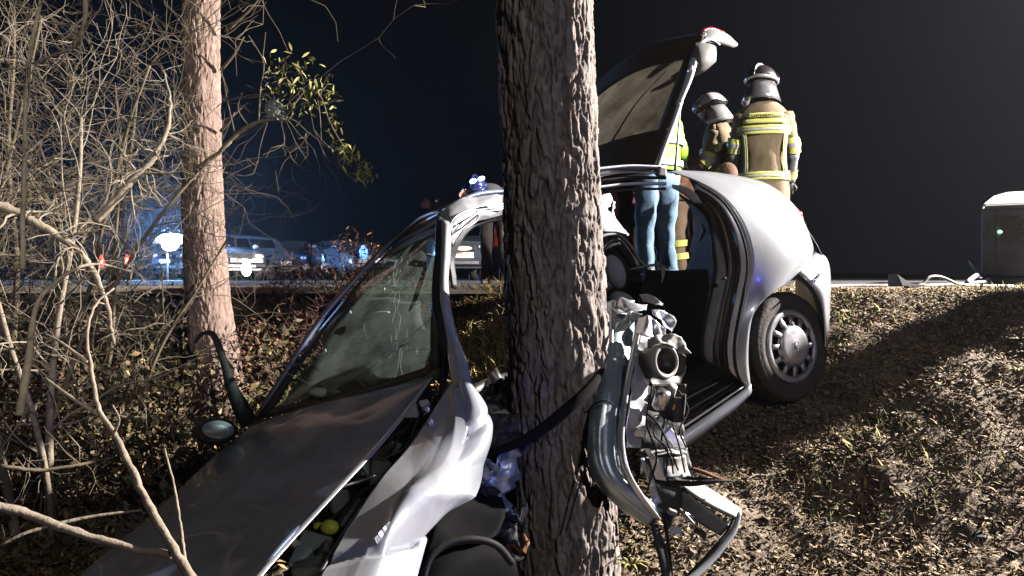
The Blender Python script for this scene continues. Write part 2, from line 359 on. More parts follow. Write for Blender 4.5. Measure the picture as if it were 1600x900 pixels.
# litter of dead leaves and straw: blades scattered over the slope
def scatter(n, x0, x1, y0, y1, dens=None):
    x = RNG.uniform(x0, x1, n); y = y0 + (y1 - y0) * RNG.uniform(0, 1, n) ** 1.0
    if dens is not None:
        k = RNG.uniform(0, 1, n) < dens(x, y); x, y = x[k], y[k]
    return x, y
def leaves(name, m, x, y, L, Wd, lift, tint, tilt=.5, stand=0, z=None, **k):
    n = len(x); z = gz(x, y) if z is None else z
    a = RNG.uniform(0, 2 * math.pi, n); L = L * RNG.uniform(.5, 1.5, n); Wd = Wd * RNG.uniform(.6, 1.4, n)
    el = RNG.normal(0, tilt, n) + stand; ro = RNG.normal(0, .7, n)
    d = np.c_[np.cos(a) * np.cos(el), np.sin(a) * np.cos(el), np.sin(np.abs(el))]
    sd = np.c_[-np.sin(a) * np.cos(ro), np.cos(a) * np.cos(ro), np.sin(ro)]
    up = np.cross(d, sd); c = np.c_[x, y, z + lift * RNG.uniform(0, 1, n)]
    L = L[:, None]; Wd = Wd[:, None]; b = RNG.uniform(-.25, .35, (n, 1)) * L
    V = np.stack([c, c + d * L * .45 + sd * Wd + up * b * .5, c + d * L * .55 - sd * Wd + up * b * .5, c + d * L + up * b * RNG.uniform(-.4, 1, (n, 1))], 1).reshape(-1, 3)
    i = np.arange(n)[:, None] * 4
    F = np.concatenate([i + [0, 1, 2], i + [1, 3, 2]], 1).reshape(-1, 3)
    me = bpy.data.meshes.new(name)
    me.vertices.add(len(V)); me.vertices.foreach_set('co', V.ravel()); me.loops.add(F.size); me.polygons.add(len(F))
    me.loops.foreach_set('vertex_index', F.ravel().astype('i')); me.polygons.foreach_set('loop_start', np.arange(0, F.size, 3, dtype='i')); me.update()
    t = np.repeat(tint(n), 4, axis=0); at = me.color_attributes.new('tint', 'FLOAT_COLOR', 'POINT'); at.data.foreach_set('color', np.c_[t, np.ones(len(t))].astype('f').ravel())
    me.materials.append(m); o = bpy.data.objects.new(name, me); COL.objects.link(o); o['kind'] = 'stuff'
    return tag(o, **k)
def tl(base, var, dark=.35):
    def f(n):
        b = np.array(base)[RNG.integers(0, len(base), n)]
        return np.clip(b * RNG.lognormal(-.1, var, (n, 1)), .03, 2.2)
    return f
brown = [(1, .95, .88), (.8, .70, .6), (.55, .48, .42), (1.2, 1.1, .95), (.38, .33, .3), (.9, .87, .65)]
fld = lambda x, y: np.clip((fbm(x * 2.6, y * 2.6, None, 21, 3) - .34) * 5, .40, 1)
x, y = scatter(150000, .5, 4.8, 2.0, 6.3, fld); leaves('leaf_litter', M['litter'], x, y, .028, .006, .02, tl(brown, .32), .35, label='brown dead leaves and straw strewn over the lit slope right of the wreck')
x, y = scatter(48000, .5, 4.5, 1.9, 6.2, lambda x, y: fld(x + 9, y)); leaves('leaf_litter', M['litter'], x, y, .05, .0022, .03, tl([(1.3, 1.2, .85), (.9, .8, .55), (.6, .5, .35)], .4), .3, label='thin pale straw lying among the dead leaves on the slope')
x, y = scatter(60000, -4.5, .6, 2.4, 7.0, fld); leaves('leaf_litter', M['litter'], x, y, .045, .010, .05, tl([(.5, .4, .3), (.35, .25, .18), (.9, .75, .5), (.45, .5, .25)], .5), .6, label='dark leaf litter on the ditch floor left of the wreck')
x, y = scatter(9000, 1.3, 4.8, 3.0, 6.3, lambda x, y: np.clip((fbm(x * 1.7, y * 1.7, None, 33, 2) - .5) * 6, 0, 1)); leaves('grass_tufts', M['dry'], x, y, .07, .0035, .01, tl([(.8, .85, .45), (.45, .6, .25), (1.1, 1., .6)], .3), .3, .9, label='short yellow green grass tufts on the slope at right')
x, y = scatter(26000, -.55, .75, 4.6, 7.1); leaves('dry_brush', M['dry'], x, y, .13, .0045, .10, tl([(1.2, 1.1, .7), (.7, .65, .4), (.4, .36, .22), (.9, .6, .35)], .4), .5, .5, label='matted dry yellow brush on the bank seen under the roof')
# low leafy undergrowth on the left, by the pine
def patch(x0, x1, y0, y1, n, h0, h1, L, Wd, base, label, nm, s=1):
    x, y = scatter(n, x0, x1, y0, y1, lambda x, y: np.clip((fbm(x * 3, y * 3, None, s, 3) - .38) * 5, 0, 1))
    z = gz(x, y) + h0 + (h1 - h0) * RNG.uniform(0, 1, len(x)) ** 1.6 * (.5 + vnoise(x * 2, y * 2, None, s + 5))
    leaves(nm, M['litter'], x, y, L, Wd, .0, tl(base, .5), .8, .2, z=z, label=label)
patch(-3.2, -1.5, 3.9, 6.6, 16000, .0, .55, .055, .016, [(.30, .34, .15), (.2, .20, .11), (.6, .55, .38), (.4, .28, .2), (.15, .14, .1)], 'low green and brown undergrowth around the foot of the slender pine', 'undergrowth', 4)
patch(-2.2, -.75, 5.6, 7.2, 15000, .05, .5, .05, .008, [(.50, .24, .18), (.35, .17, .13), (.6, .4, .28), (.2, .12, .1)], 'reddish brown dead brush on the ditch bank beyond the windscreen', 'dead_brush', 8)  # red light of the tail lamps put into the brush colour
patch(-5.2, -2.4, 3.4, 6.5, 16000, .0, .7, .05, .012, [(.25, .22, .13), (.15, .14, .1), (.4, .36, .24)], 'dark tangled undergrowth beneath the bare thicket', 'undergrowth', 14)

# ------------------------------------------------------------------ trunks
def trunk(name, path, rad, nu, nv, m, cellx, celly, amp, label, s=0, root=.25, tcol=((1, 1, 1), (.25, .2, .18))):
    C = cr(path, nv); rr = np.interp(np.linspace(0, 1, nv), np.linspace(0, 1, len(rad)), rad)
    th = np.linspace(0, 2 * math.pi, nu, endpoint=False)
    TH, V = np.meshgrid(th, np.arange(nv), indexing='ij'); Z = C[:, 2][None, :].repeat(nu, 0)
    per = max(6, int(round(cellx)))
    A = TH / (2 * math.pi) * per
    CX, SY = np.cos(TH), np.sin(TH)
    w1 = fbm(CX * 3.5, SY * 3.5, Z * 4.5, s, 3) - .5; w2 = fbm(CX * 9, SY * 9, Z * 16, s + 11, 3) - .5; w3 = fbm(CX * 4 + 9, SY * 4, Z * 7, s + 12, 3) - .5
    f1, f2, idv = voro(A + (w1 * 1.7 + w2 * .9), Z * celly + w3 * 2.2 + w2 * .5, s + 1, wrap=per)
    g1, g2, idg = voro(A * 2 + w1 * 3 + w2 * 2.0, Z * celly * 2.2 + w3 * 4, s + 2, wrap=per * 2)
    plate = np.clip((f2 - f1) * 3.4, 0, 1) ** .6 * (.72 + .28 * np.clip((g2 - g1) * 4, 0, 1)) + .35 * (idg - .5)
    idv = idv * .6 + idg * .4
    fine = fbm(CX * 16, SY * 16, Z * 26, s + 3, 4) - .5
    mid = fbm(CX * 5, SY * 5, Z * 7, s + 4, 3) - .5
    cx, sy = np.cos(TH), np.sin(TH); flut = (vnoise(cx * 1.6 + 5, sy * 1.6 + 5, Z * .7, s + 6) - .5)
    r = rr[None, :] * (1 + .10 * flut) + amp * (plate * (.55 + .6 * idv) - .6) + amp * .38 * fine + amp * .9 * mid
    zz = (Z - Z.min()); r = r * (1 + root * np.exp(-zz / .16) * (.6 + .5 * np.cos(TH * 3 + 1)))
    G = np.dstack([C[:, 0][None] + r * cx, C[:, 1][None] + r * sy, Z])
    k = np.clip(plate * .75 + .25 + fine * .9, 0, 1)[..., None]
    t = np.array(tcol[0]) * k + np.array(tcol[1]) * (1 - k)
    t = t * (1 + (idv[..., None] - .5) * .35)
    root_o = empty(name, (path[0][0], path[0][1], path[0][2]), label=label, cat='tree')
    MB().grid(G, closeu=True).build('trunk', m, root_o, tint=t.reshape(-1, 3))
    return root_o
bot = lambda u, Y, z: ((u - 800) / FPX * Y, Y, z)
T1 = trunk('pine_tree', [(.245, 3.0, -1.5), (.215, 3.0, -.95), (.185, 3.0, -.35), (.165, 3.0, .15), (.145, 3.0, .70), (.125, 3.0, 1.25), (.09, 3.02, 2.4), (.05, 3.05, 5.2)],
      [.200, .192, .185, .182, .180, .176, .168, .15], 340, 1100, M['bark'], 21, 4.6, .017, 'thick pine trunk with rough plated bark that the wrecked car is wrapped around', 2)
T2 = trunk('pine_tree', [(-2.16, 5.8, -1.15), (-2.20, 5.8, -.75), (-2.26, 5.8, -.35), (-2.32, 5.8, .3), (-2.345, 5.8, 1.1), (-2.35, 5.8, 2.2), (-2.3, 5.8, 5.5)],
      [.185, .155, .138, .132, .132, .132, .11], 200, 700, M['barkp'], 17, 5.5, .012, 'slender pinkish pine trunk standing in the thicket left of the wreck', 12, .12, ((1, 1, 1), (.38, .30, .26)))
# limbs and needles above the frame so that both pines go on as trees
for T, (bx, by), h in ((T1, (.05, 3.05), 5.2), (T2, (-2.3, 5.8), 5.4)):
    lm = MB(); nd = MB()
    for i in range(16):
        a = i * 2.4; z0 = h - 1.9 + i * .12; L = 1.5 - i * .06
        p = np.array([bx, by, z0]); tip = p + np.array([math.cos(a) * L, math.sin(a) * L, .5])
        lm.tube([p, (p + tip) / 2 + (0, 0, .08), tip], [.035, .022, .008], 5, smooth=2)
        for j in range(60):
            q = p + (tip - p) * random.uniform(.3, 1.05) + RNG.normal(0, .12, 3); d = RNG.normal(0, .11, 3)
            nd.add([q, q + d, q + d + (.008, 0, .01)], [(0, 1, 2)])
    lm.build('limbs', M['bark'], T, tint=None); nd.build('crown', M['leafd'], T, smooth=False)
# small dead snags and bark scab on the slender pine
sn = MB()
for u, v, a, L in ((300, 60, -.6, .25), (352, 50, .5, .3), (345, 110, .3, .22), (345, 205, .2, .12)):
    p = Wp((u, v, 5.75)); sn.tube([p, (p[0] + a * .4, p[1] - .05, p[2] + L * .5), (p[0] + a * .7, p[1] - .1, p[2] + L)], [.014, .009, .004], 6, smooth=3)
sn.build('snag', M['twig'], T2)

# ------------------------------------------------------------------ bare shrubs
def grow(mb, p, d, L, r, depth, curl=.35, kids=(2, 4), minr=.0018, gravity=0.0, n=5, rng=random, tips=None):
    P = [np.array(p, float)]; d = np.array(d, float); d /= np.linalg.norm(d); k = 6 if depth > 1 else 4
    for i in range(k):
        d = d + RNG.normal(0, curl / k ** .5, 3) + np.array([0, 0, gravity]); d /= np.linalg.norm(d)
        P.append(P[-1] + d * L / k)
    R = np.linspace(r, r * .55, len(P)); mb.tube(P, R, n if depth > 1 else 4, smooth=2 if depth > 1 else 0, cap=False)
    if depth <= 0:
        if tips is not None: tips.append((P[-1], d))
        return
    for _ in range(rng.randint(*kids)):
        i = rng.randint(2, len(P) - 1); nd = d * .8 + RNG.normal(0, .75, 3)
        grow(mb, P[i], nd, L * rng.uniform(.45, .75), max(minr, R[min(i, len(R) - 1)] * rng.uniform(.45, .7)), depth - 1, curl, kids, minr, gravity, n, rng, tips)
    grow(mb, P[-1], d, L * .7, max(minr, r * .55), depth - 1, curl, kids, minr, gravity, n, rng, tips)
def shrub(label, base, stems, m='twig', group=None, depth=3, **k):
    root = empty('bare_shrub', base, label=label, cat='shrub', group=group)
    tw = MB()
    for (dx, dy, dz), L, r, off in stems:
        mb = MB(); tips = []
        p0 = np.array(base) + np.array([off[0], off[1], 0]); mb2 = MB()
        P = [p0 - (0, 0, .1)]; d = np.array((dx, dy, dz), float); d /= np.linalg.norm(d)
        for i in range(7):
            d = d + RNG.normal(0, .10, 3); d /= np.linalg.norm(d); P.append(P[-1] + d * L / 7)
        mb2.tube(P, np.linspace(r, r * .4, 8), 8, smooth=3); mb2.build('stem', M[m], root)
        for i in range(2, 8):
            for _ in range(2 if i < 7 else 3):
                grow(tw, P[i], d * .5 + RNG.normal(0, .8, 3) + (0, 0, .25), L * random.uniform(.16, .36), max(.003, r * .38 * (1 - i / 11)), depth - 1, **k)
    tw.build('twigs', M[m], root)
    return root
RNG = np.random.default_rng(29); random.seed(5)
def gp(x, y): return (x, y, float(gz(x, y)))
shrub('pale multi-stemmed bare shrub at the left edge beside the ditch', gp(-2.35, 3.75), [((-.15, 0, 1), 2.3, .026, (-.05, 0)), ((.08, .1, 1), 2.2, .022, (.05, .05)), ((.22, .0, 1), 1.9, .018, (.1, 0)), ((-.3, .1, 1), 2.1, .02, (-.12, 0))], 'twigpale', curl=.55)
shrub('olive tangled bare shrub filling the upper left behind the pale stems', gp(-3.3, 4.7), [((.2, 0, 1), 2.6, .024, (0, 0)), ((-.1, .1, 1), 2.7, .024, (-.2, .1)), ((.45, -.1, 1), 2.3, .02, (.2, 0)), ((.0, -.3, 1), 2.6, .02, (-.1, -.2))], 'twig', curl=.6)
shrub('dense twiggy bare shrub just left of the slender pine', gp(-2.75, 5.25), [((.05, 0, 1), 2.0, .02, (0, 0)), ((-.3, .1, 1), 2.2, .02, (-.1, .1)), ((.22, -.1, 1), 1.7, .016, (.1, 0)), ((-.5, 0, 1), 2.1, .016, (-.1, 0))], 'twig', curl=.6)
shrub('leaning olive shrub at the far upper left corner of the thicket', gp(-2.75, 4.1), [((-.1, 0, 1), 2.6, .02, (0, 0)), ((.12, .1, 1), 2.5, .018, (.1, .1)), ((-.35, -.1, 1), 2.6, .018, (0, 0))], 'twig', curl=.65)
shrub('tall crooked olive shrub behind the thick pale bough at upper left', gp(-3.6, 5.4), [((.1, 0, 1), 3.0, .026, (0, 0)), ((-.2, .1, 1), 3.1, .024, (-.3, .1)), ((.35, -.1, 1), 2.8, .02, (.3, 0)), ((.0, -.3, 1), 2.9, .02, (-.1, -.2)), ((.2, .2, 1), 2.7, .02, (.4, .1))], 'twig', curl=.75)
shrub('low grey bramble on the ditch floor at the lower left', gp(-2.1, 3.2), [((-.5, .1, .5), 1.0, .008, (0, 0)), ((.4, .2, .5), .9, .007, (.1, .1)), ((-.1, .3, .8), .8, .007, (-.2, 0)), ((.1, -.3, .4), .8, .006, (-.1, 0))], 'twigpale', curl=.7, depth=2)
shrub('thin reddish bare bush on the bank between the slender pine and the windscreen', gp(-1.55, 6.2), [((-.2, 0, 1), .7, .008, (0, 0)), ((.25, 0, 1), .75, .008, (.1, 0)), ((.05, .1, 1), .8, .008, (-.3, 0)), ((-.3, .1, .8), .7, .007, (.3, .1))], 'twigred', curl=.6)
shrub('small dry yellowish bush on the bank seen below the crushed roof', gp(-.05, 5.7), [((-.3, 0, .7), .42, .006, (0, 0)), ((.3, 0, .7), .4, .006, (.1, 0)), ((.05, .1, 1), .4, .006, (-.2, 0))], 'twigpale', curl=.7, depth=2)

def branch(name, label, path, r, m='twigpale', side=None, knots=True, cat='branch', twig_n=0):
    root = empty(name, Wp(path[0]), label=label, cat=cat)
    P = np.array(pts(path)); mb = MB(); k = 8 * (len(P) - 1) + 1; C = cr(P, k); C = C + RNG.normal(0, (r[0] if np.ndim(r) else r) * .10, C.shape)
    R = np.interp(np.linspace(0, 1, k), np.linspace(0, 1, len(r) if np.ndim(r) else 2), r if np.ndim(r) else (r, r * .5)) * (1 + .12 * RNG.normal(0, 1, k) * .6)
    mb.tube(C, R, 10); mb.build('stem', M[m], root)
    for sp, sr in side or []:
        s2 = MB(); S = np.array(pts(sp)); s2.tube(S, sr, 7, smooth=6); s2.build('side_branch', M[m], root)
    if twig_n:
        t = MB()
        for _ in range(twig_n):
            i = random.randint(k // 6, k - 1); grow(t, C[i], RNG.normal(0, 1, 3), random.uniform(.05, .16), R[i] * .4, 1, curl=.5, minr=.0012)
        t.build('twigs', M[m], root)
    return root
branch('sapling', 'long pale bare sapling leaning up left across the lower left foreground', [(300, 905, 1.75), (232, 790, 1.85), (180, 680, 1.95), (155, 640, 2.0), (140, 560, 2.1), (137, 520, 2.15), (150, 475, 2.2), (178, 450, 2.25)], [.0115, .0105, .009, .0075, .006, .005, .004, .003],
       side=[([(155, 648, 2.0), (110, 620, 2.02), (70, 590, 2.05)], [.006, .004, .0025]), ([(178, 678, 1.95), (186, 655, 1.93), (176, 633, 1.9)], [.004, .003, .002]), ([(135, 565, 2.1), (95, 535, 2.15), (68, 520, 2.2)], [.005, .004, .002])])
branch('bare_branch', 'thick bare branch running in from the left edge to the sapling, lower left', [(-40, 785, 1.7), (30, 800, 1.74), (100, 825, 1.76), (170, 848, 1.78), (270, 868, 1.80)], [.010, .0105, .010, .009, .008],
       side=[([(75, 822, 1.75), (140, 808, 1.8), (222, 797, 1.85)], [.005, .004, .003]), ([(75, 822, 1.75), (35, 835, 1.72), (0, 852, 1.7)], [.005, .004, .003])])
branch('bare_twig', 'single thin upright twig in front of the bonnet at lower left', [(290, 885, 1.8), (283, 830, 1.85), (272, 760, 1.9), (262, 720, 1.95), (257, 700, 2.0)], [.0045, .004, .0035, .003, .002])
branch('bare_branch', 'thick pale bough crossing the thicket at mid left', [(-30, 310, 2.7), (20, 330, 2.75), (80, 362, 2.8), (130, 400, 2.85), (165, 470, 2.95), (178, 540, 3.0)], [.017, .016, .014, .012, .008, .006], 'twigpale', twig_n=18)
branch('bare_branch', 'curved grey bough rising right through the thicket towards the slender pine', [(150, 345, 3.3), (200, 290, 3.35), (240, 245, 3.4), (262, 200, 3.45), (265, 150, 3.5), (255, 110, 3.5)], [.018, .017, .014, .010, .007, .004], 'twigpale', twig_n=30)
branch('bare_branch', 'curled pale branch hanging in the top left corner', [(135, -20, 2.6), (130, 45, 2.65), (110, 75, 2.7), (80, 88, 2.75), (50, 100, 2.8)], [.010, .009, .007, .005, .003], 'twigpale', twig_n=20)
branch('bare_branch', 'slender upright stem at the top left edge', [(35, 420, 2.6), (38, 250, 2.6), (45, 100, 2.6), (68, -20, 2.6)], [.009, .008, .007, .006], 'twigpale', twig_n=25)
branch('bare_branch', 'forked pale branch reaching right at mid left below the thick bough', [(30, 650, 2.5), (45, 560, 2.55), (60, 470, 2.6), (110, 425, 2.7), (150, 412, 2.8), (205, 425, 2.9)], [.013, .012, .010, .007, .005, .003], 'twigpale', twig_n=14)
branch('bare_branch', 'thin crooked branch low at mid left edge above the branch junction', [(0, 728, 2.2), (60, 735, 2.25), (120, 727, 2.3), (175, 715, 2.4)], [.006, .006, .005, .003], 'twig', twig_n=6)
# the drooping leafy branch over the ditch
B = branch('leafy_branch', 'drooping branch with yellow green leaves reaching right from the slender pine', [(308, 262, 4.5), (340, 240, 4.5), (372, 208, 4.5), (400, 192, 4.5), (445, 185, 4.5)], [.013, .012, .011, .009, .007], 'twig',
       side=[([(404, 190, 4.5), (407, 140, 4.5), (412, 98, 4.5), (398, 70, 4.48), (388, 55, 4.45)], [.006, .005, .004, .003, .002]), ([(412, 98, 4.5), (385, 92, 4.48), (376, 88, 4.45)], [.003, .002, .0015]),
             ([(410, 95, 4.5), (413, 70, 4.5), (415, 50, 4.5)], [.003, .002, .0015]), ([(388, 197, 4.5), (372, 170, 4.5), (378, 145, 4.5)], [.004, .003, .002]),
             ([(367, 208, 4.5), (358, 170, 4.5), (350, 130, 4.5), (345, 105, 4.5)], [.004, .0035, .003, .002]),
             ([(445, 185, 4.5), (480, 140, 4.5), (500, 150, 4.48), (515, 190, 4.45), (535, 225, 4.42), (555, 245, 4.4), (572, 265, 4.38)], [.005, .0045, .004, .004, .0035, .003, .002]),
             ([(500, 152, 4.48), (506, 130, 4.48), (515, 116, 4.47)], [.003, .002, .0015]), ([(505, 160, 4.48), (520, 155, 4.46), (536, 157, 4.45)], [.003, .002, .0015]),
             ([(495, 150, 4.48), (500, 180, 4.47), (502, 220, 4.46)], [.003, .0025, .002]), ([(535, 225, 4.42), (528, 250, 4.4), (540, 270, 4.4), (556, 285, 4.4)], [.003, .0025, .002, .002])])
def leafclump(B, spots, nm='leaf', m='leafg', L=.05):
    proto = None
    for (u, v, Y, du, dv, n, droop) in spots:
        for _ in range(n):
            p = np.array(Wp((random.gauss(u, du), random.gauss(v, dv), Y + random.gauss(0, .05))))
            if proto is None:
                mb = MB(); q = np.array([[(0, 0, 0), (0, 0, 0)], [(-.007, .003, .015), (.007, .003, .015)], [(-.009, .001, .03), (.009, .001, .03)], [(-.0, -.004, .052), (.0, -.004, .052)]])
                mb.grid(q); proto = mb.build(nm, M[m], B); o = proto
            else:
                o = proto.copy(); COL.objects.link(o)
            o.location = Vector(p) - WLOC[B.name]; s = random.uniform(.5, 1.35)
            o.rotation_euler = (random.uniform(1.6, 3.0) if random.random() < droop else random.uniform(0, 2), random.gauss(0, .5), random.uniform(0, 6.3)); o.scale = (s * random.uniform(.4, .8), s, s)
leafclump(B, [(455, 110, 4.5, 18, 16, 70, .5), (440, 145, 4.5, 22, 18, 50, .5), (480, 150, 4.48, 18, 16, 40, .5), (515, 165, 4.45, 10, 14, 16, .6), (452, 180, 4.5, 14, 8, 14, .5),
              (545, 245, 4.4, 8, 9, 40, .9), (567, 268, 4.38, 8, 8, 44, .95), (500, 140, 4.47, 14, 10, 40, .6), (522, 195, 4.44, 6, 14, 24, .8), (575, 275, 4.37, 6, 6, 20, .95), (425, 120, 4.5, 10, 18, 24, .4), (530, 225, 4.42, 7, 10, 14, .8)])
li = MB(); c = Wp((428, 170, 4.46))
for i in range(420):
    d = RNG.normal(0, 1, 3); d /= np.linalg.norm(d); q = np.array(c) + d * np.array([.05, .04, .05]) * RNG.uniform(.4, 1); e_ = RNG.normal(0, .014, 3)
    li.add([q, q + e_, q + e_ + RNG.normal(0, .005, 3)], [(0, 1, 2)])
li.build('lichen_tuft', M['lichen'], B, smooth=False)
sp = empty('sprout', Wp((955, 880, 2.9)), label='small bright green sprout beside the trunk foot', cat='plant')
for P_, R_0 in (([(955, 885, 2.9), (962, 855, 2.88), (972, 838, 2.86)], [.003, .007, .001]), ([(957, 880, 2.9), (968, 868, 2.88), (985, 858, 2.85)], [.003, .006, .001]), ([(953, 885, 2.9), (945, 870, 2.88), (940, 852, 2.86)], [.003, .005, .001])):
    MB().tube(pts(P_), R_0, 6, smooth=4, flat=.3).build('leaf', M['sprout'], sp)
for (u, v, Y) in ((1590, 590, 3.3), (985, 895, 2.7)):
    sp = empty('weed', Wp((u, v, Y)), label='small green weed on the slope at the right edge' if u > 1500 else 'small pale weed under the hanging door', cat='plant')
    for i in range(9):
        a = i * .7; p = np.array(Wp((u, v, Y))); MB().tube([p, p + (math.cos(a) * .03, math.sin(a) * .03, .04), p + (math.cos(a) * .07, math.sin(a) * .07, .035)], [.002, .009, .001], 5, smooth=3, flat=.25).build('leaf', M['leafg'], sp)
# unseen trunk added right of the frame to throw the slope's broad shadow
st = empty('shadow_trunk', (4.3, 5.5, -.1), label='added leaning trunk out of view that shades the slope', cat='tree')
k_ = 40; P = cr([(4.3, 5.62, -.45), (4.3, 5.35, .10), (4.3, 4.95, .82), (4.3, 4.70, 1.24), (4.3, 4.62, 1.38)], k_)
th = np.linspace(0, 2 * math.pi, 48, endpoint=False)
G = np.array([[(p[0] + r * math.cos(t), p[1] + r * math.sin(t) * .86, p[2] + r * math.sin(t) * .5) for t in th] for p, r in zip(P, np.interp(np.arange(k_), [0, 12, 36, 39], [.21, .185, .16, .10]))])
G = G + gnormals(G) * ((fbm(G[..., 0] * 14, G[..., 1] * 14, G[..., 2] * 8, 3, 3) - .5) * .03)[..., None]
mbx = MB(); mbx.grid(G, closev=True); mbx.f.append(tuple((k_ - 1) * 48 + i for i in range(48))); mbx.mi.append(0)
mbx.build('trunk', M['twigpale'], st)
# ------------------------------------------------------------------ the wrecked car
car = empty('wrecked_car', (0.25, 3.5, -1.15), label='silver hatchback wrapped around the thick pine, doors torn away and tailgate open', cat='car')
def sheet(name, curves, nu, nv, m, parent=None, solid=.004, cr_amp=0, cr_f=6, s=0, offs=None, sharp=True, **k):
    G = loftg(curves, nu, nv)
    if cr_amp: G = crumple(G, cr_amp, cr_f, s, sharp)
    if offs is not None: G = G + gnormals(G) * offs(G)[..., None]
    return MB().grid(G).build(name, m, parent or car, solid=solid, **k), G
def bar(name, path, R, m, parent=None, n=8, smooth=6, flat=1.0, **k):
    return MB().tube(pts(path), R, n, smooth=smooth, flat=flat).build(name, m, parent or car, **k)

# bonnet
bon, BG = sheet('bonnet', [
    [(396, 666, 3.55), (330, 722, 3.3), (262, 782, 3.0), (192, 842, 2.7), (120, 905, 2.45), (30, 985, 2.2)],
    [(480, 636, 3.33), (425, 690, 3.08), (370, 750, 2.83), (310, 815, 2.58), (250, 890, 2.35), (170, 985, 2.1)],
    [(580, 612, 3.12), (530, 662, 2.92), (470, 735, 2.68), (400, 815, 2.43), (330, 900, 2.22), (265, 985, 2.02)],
    [(676, 590, 2.93), (625, 655, 2.77), (555, 738, 2.50), (475, 820, 2.27), (404, 900, 2.08), (345, 985, 1.95)]], 70, 50, M['paintshade'],
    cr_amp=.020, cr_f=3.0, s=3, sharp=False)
bar('bonnet_edge', [(674, 590, 2.925), (640, 636, 2.80), (590, 697, 2.60), (520, 772, 2.38), (450, 848, 2.20), (402, 903, 2.065), (345, 980, 1.93)], [.006, .011, .012, .012, .012, .012, .013], M['paint'], n=8, flat=.35)
bar('bonnet_crease', [(408, 690, 3.2), (420, 700, 3.12), (330, 800, 2.76), (300, 850, 2.6)], [.001, .003, .003, .001], M['paintshade'], n=5)
# scuttle under the windscreen
sheet('scuttle_panel', [[(388, 660, 3.62), (450, 648, 3.48), (540, 628, 3.3), (620, 604, 3.1), (690, 575, 2.95)],
                        [(392, 674, 3.56), (455, 664, 3.42), (545, 640, 3.22), (622, 612, 3.05), (700, 590, 2.9)]], 50, 6, M['black'], cr_amp=.02, cr_f=9)
# windscreen
wl_ = [(400, 655, 3.6), (448, 590, 3.64), (505, 510, 3.72), (560, 443, 3.82), (606, 395, 3.92)]
wr_ = [(697, 578, 2.97), (694, 520, 3.04), (691, 460, 3.12), (690, 400, 3.2), (692, 350, 3.28)]
wm_ = [(545, 626, 3.28), (572, 545, 3.34), (600, 475, 3.42), (628, 410, 3.52), (652, 368, 3.6)]
ws, WG = sheet('windscreen', [wl_, wm_, wr_], 40, 30, G_WS, solid=0, cr_amp=.012, cr_f=4, s=5, sharp=False)
def frame_from(G, name, a, m, parent, lift=.004, solid=.004):
    mb = MB(); N = gnormals(G); nu, nv = G.shape[:2]; H = G + N * lift
    mb.grid(H[:a + 1]); mb.grid(H[-a - 1:]); mb.grid(H[:, :a + 1]); mb.grid(H[:, -a - 1:]); return mb.build(name, m, parent, solid=solid)
mbf = MB(); N = gnormals(WG); Hh = WG - N * .006
for a in (Hh[:3], Hh[-4:], Hh[:, :3], Hh[:, -3:]): mbf.grid(a)
mbf.build('black_border', M['black'], ws, solid=.003)
# cracks in the laminated glass
ck = MB()
for i in range(34):
    i0, j0 = (9, 22) if i < 24 else (24, 17); a = random.uniform(0, 6.28); L = random.uniform(4, 16); q = []
    for k in range(7):
        ii = min(38, max(1, i0 + math.cos(a) * L * k / 6 + random.gauss(0, .4))); jj = min(28, max(1, j0 + math.sin(a) * L * k / 6 + random.gauss(0, .4)))
        i_, j_, a_, b_ = int(ii), int(jj), ii % 1, jj % 1; q.append((WG[i_, j_] * (1 - a_) + WG[i_ + 1, j_] * a_) * (1 - b_) + (WG[i_, j_ + 1] * (1 - a_) + WG[i_ + 1, j_ + 1] * a_) * b_ - N[i_, j_] * .002)
    ck.tube(q, .0008, 4)
ck.build('crack', M['alu'], ws, kind='stuff')
for (u, v, Y) in ((600, 452, 3.42), (601, 409, 3.5), (547, 488, 3.5), (508, 548, 3.55)):
    MB().ell(Wp((u, v, Y - .05)), (.006, .004, .008)).build('glass_crumb', M['white'], ws)
bar('far_windscreen_pillar', [(392, 668, 3.62), (440, 592, 3.66), (500, 502, 3.75), (556, 436, 3.86), (602, 388, 3.95), (650, 355, 3.75), (692, 332, 3.35)], [.013, .011, .011, .012, .014, .016, .012], M['paintshade'], n=8)
bar('pillar_lit_edge', [(390, 664, 3.60), (438, 588, 3.64), (498, 498, 3.73), (554, 432, 3.84), (600, 384, 3.93)], [.006, .005, .006, .006, .006], M['rust'], n=6)  # tan strip painting the lit edge of the far pillar
# dashboard and things seen through the windscreen
sheet('dashboard', [[(430, 640, 3.75), (540, 600, 3.55), (690, 560, 3.2)], [(500, 560, 4.1), (600, 530, 3.9), (688, 505, 3.5)], [(520, 600, 4.2), (610, 575, 4.0), (688, 560, 3.6)]], 30, 14, M['green'], cr_amp=.05, cr_f=6)
bar('interior_mirror', [(565, 498, 3.62), (590, 490, 3.6), (608, 488, 3.58)], [.010, .022, .010], M['alu'], flat=.5)
bar('steering_wheel', [Pq for Pq in [(600 + 42 * math.cos(t), 575 + 36 * math.sin(t), 3.75 - .12 * math.cos(t)) for t in np.linspace(0, 6.28, 20)]], .014, M['black'], n=6, smooth=1)
MB().ell(Wp((508, 614, 3.42)), (.075, .03, .025), R=Euler((0, .1, .2))).build('air_filter_scrap', M['trimw'], car)
bar('sun_visor', [(668, 398, 3.45), (690, 404, 3.3)], [.02, .02], M['alu'], flat=.3)
sheet('front_seat', [[(500, 480, 4.3), (575, 470, 4.2), (640, 480, 4.0)], [(510, 560, 4.4), (590, 560, 4.3), (650, 560, 4.1)], [(520, 640, 4.5), (600, 640, 4.4), (660, 640, 4.2)]], 20, 20, M['darkseat'], solid=.08, cr_amp=.05, cr_f=4)

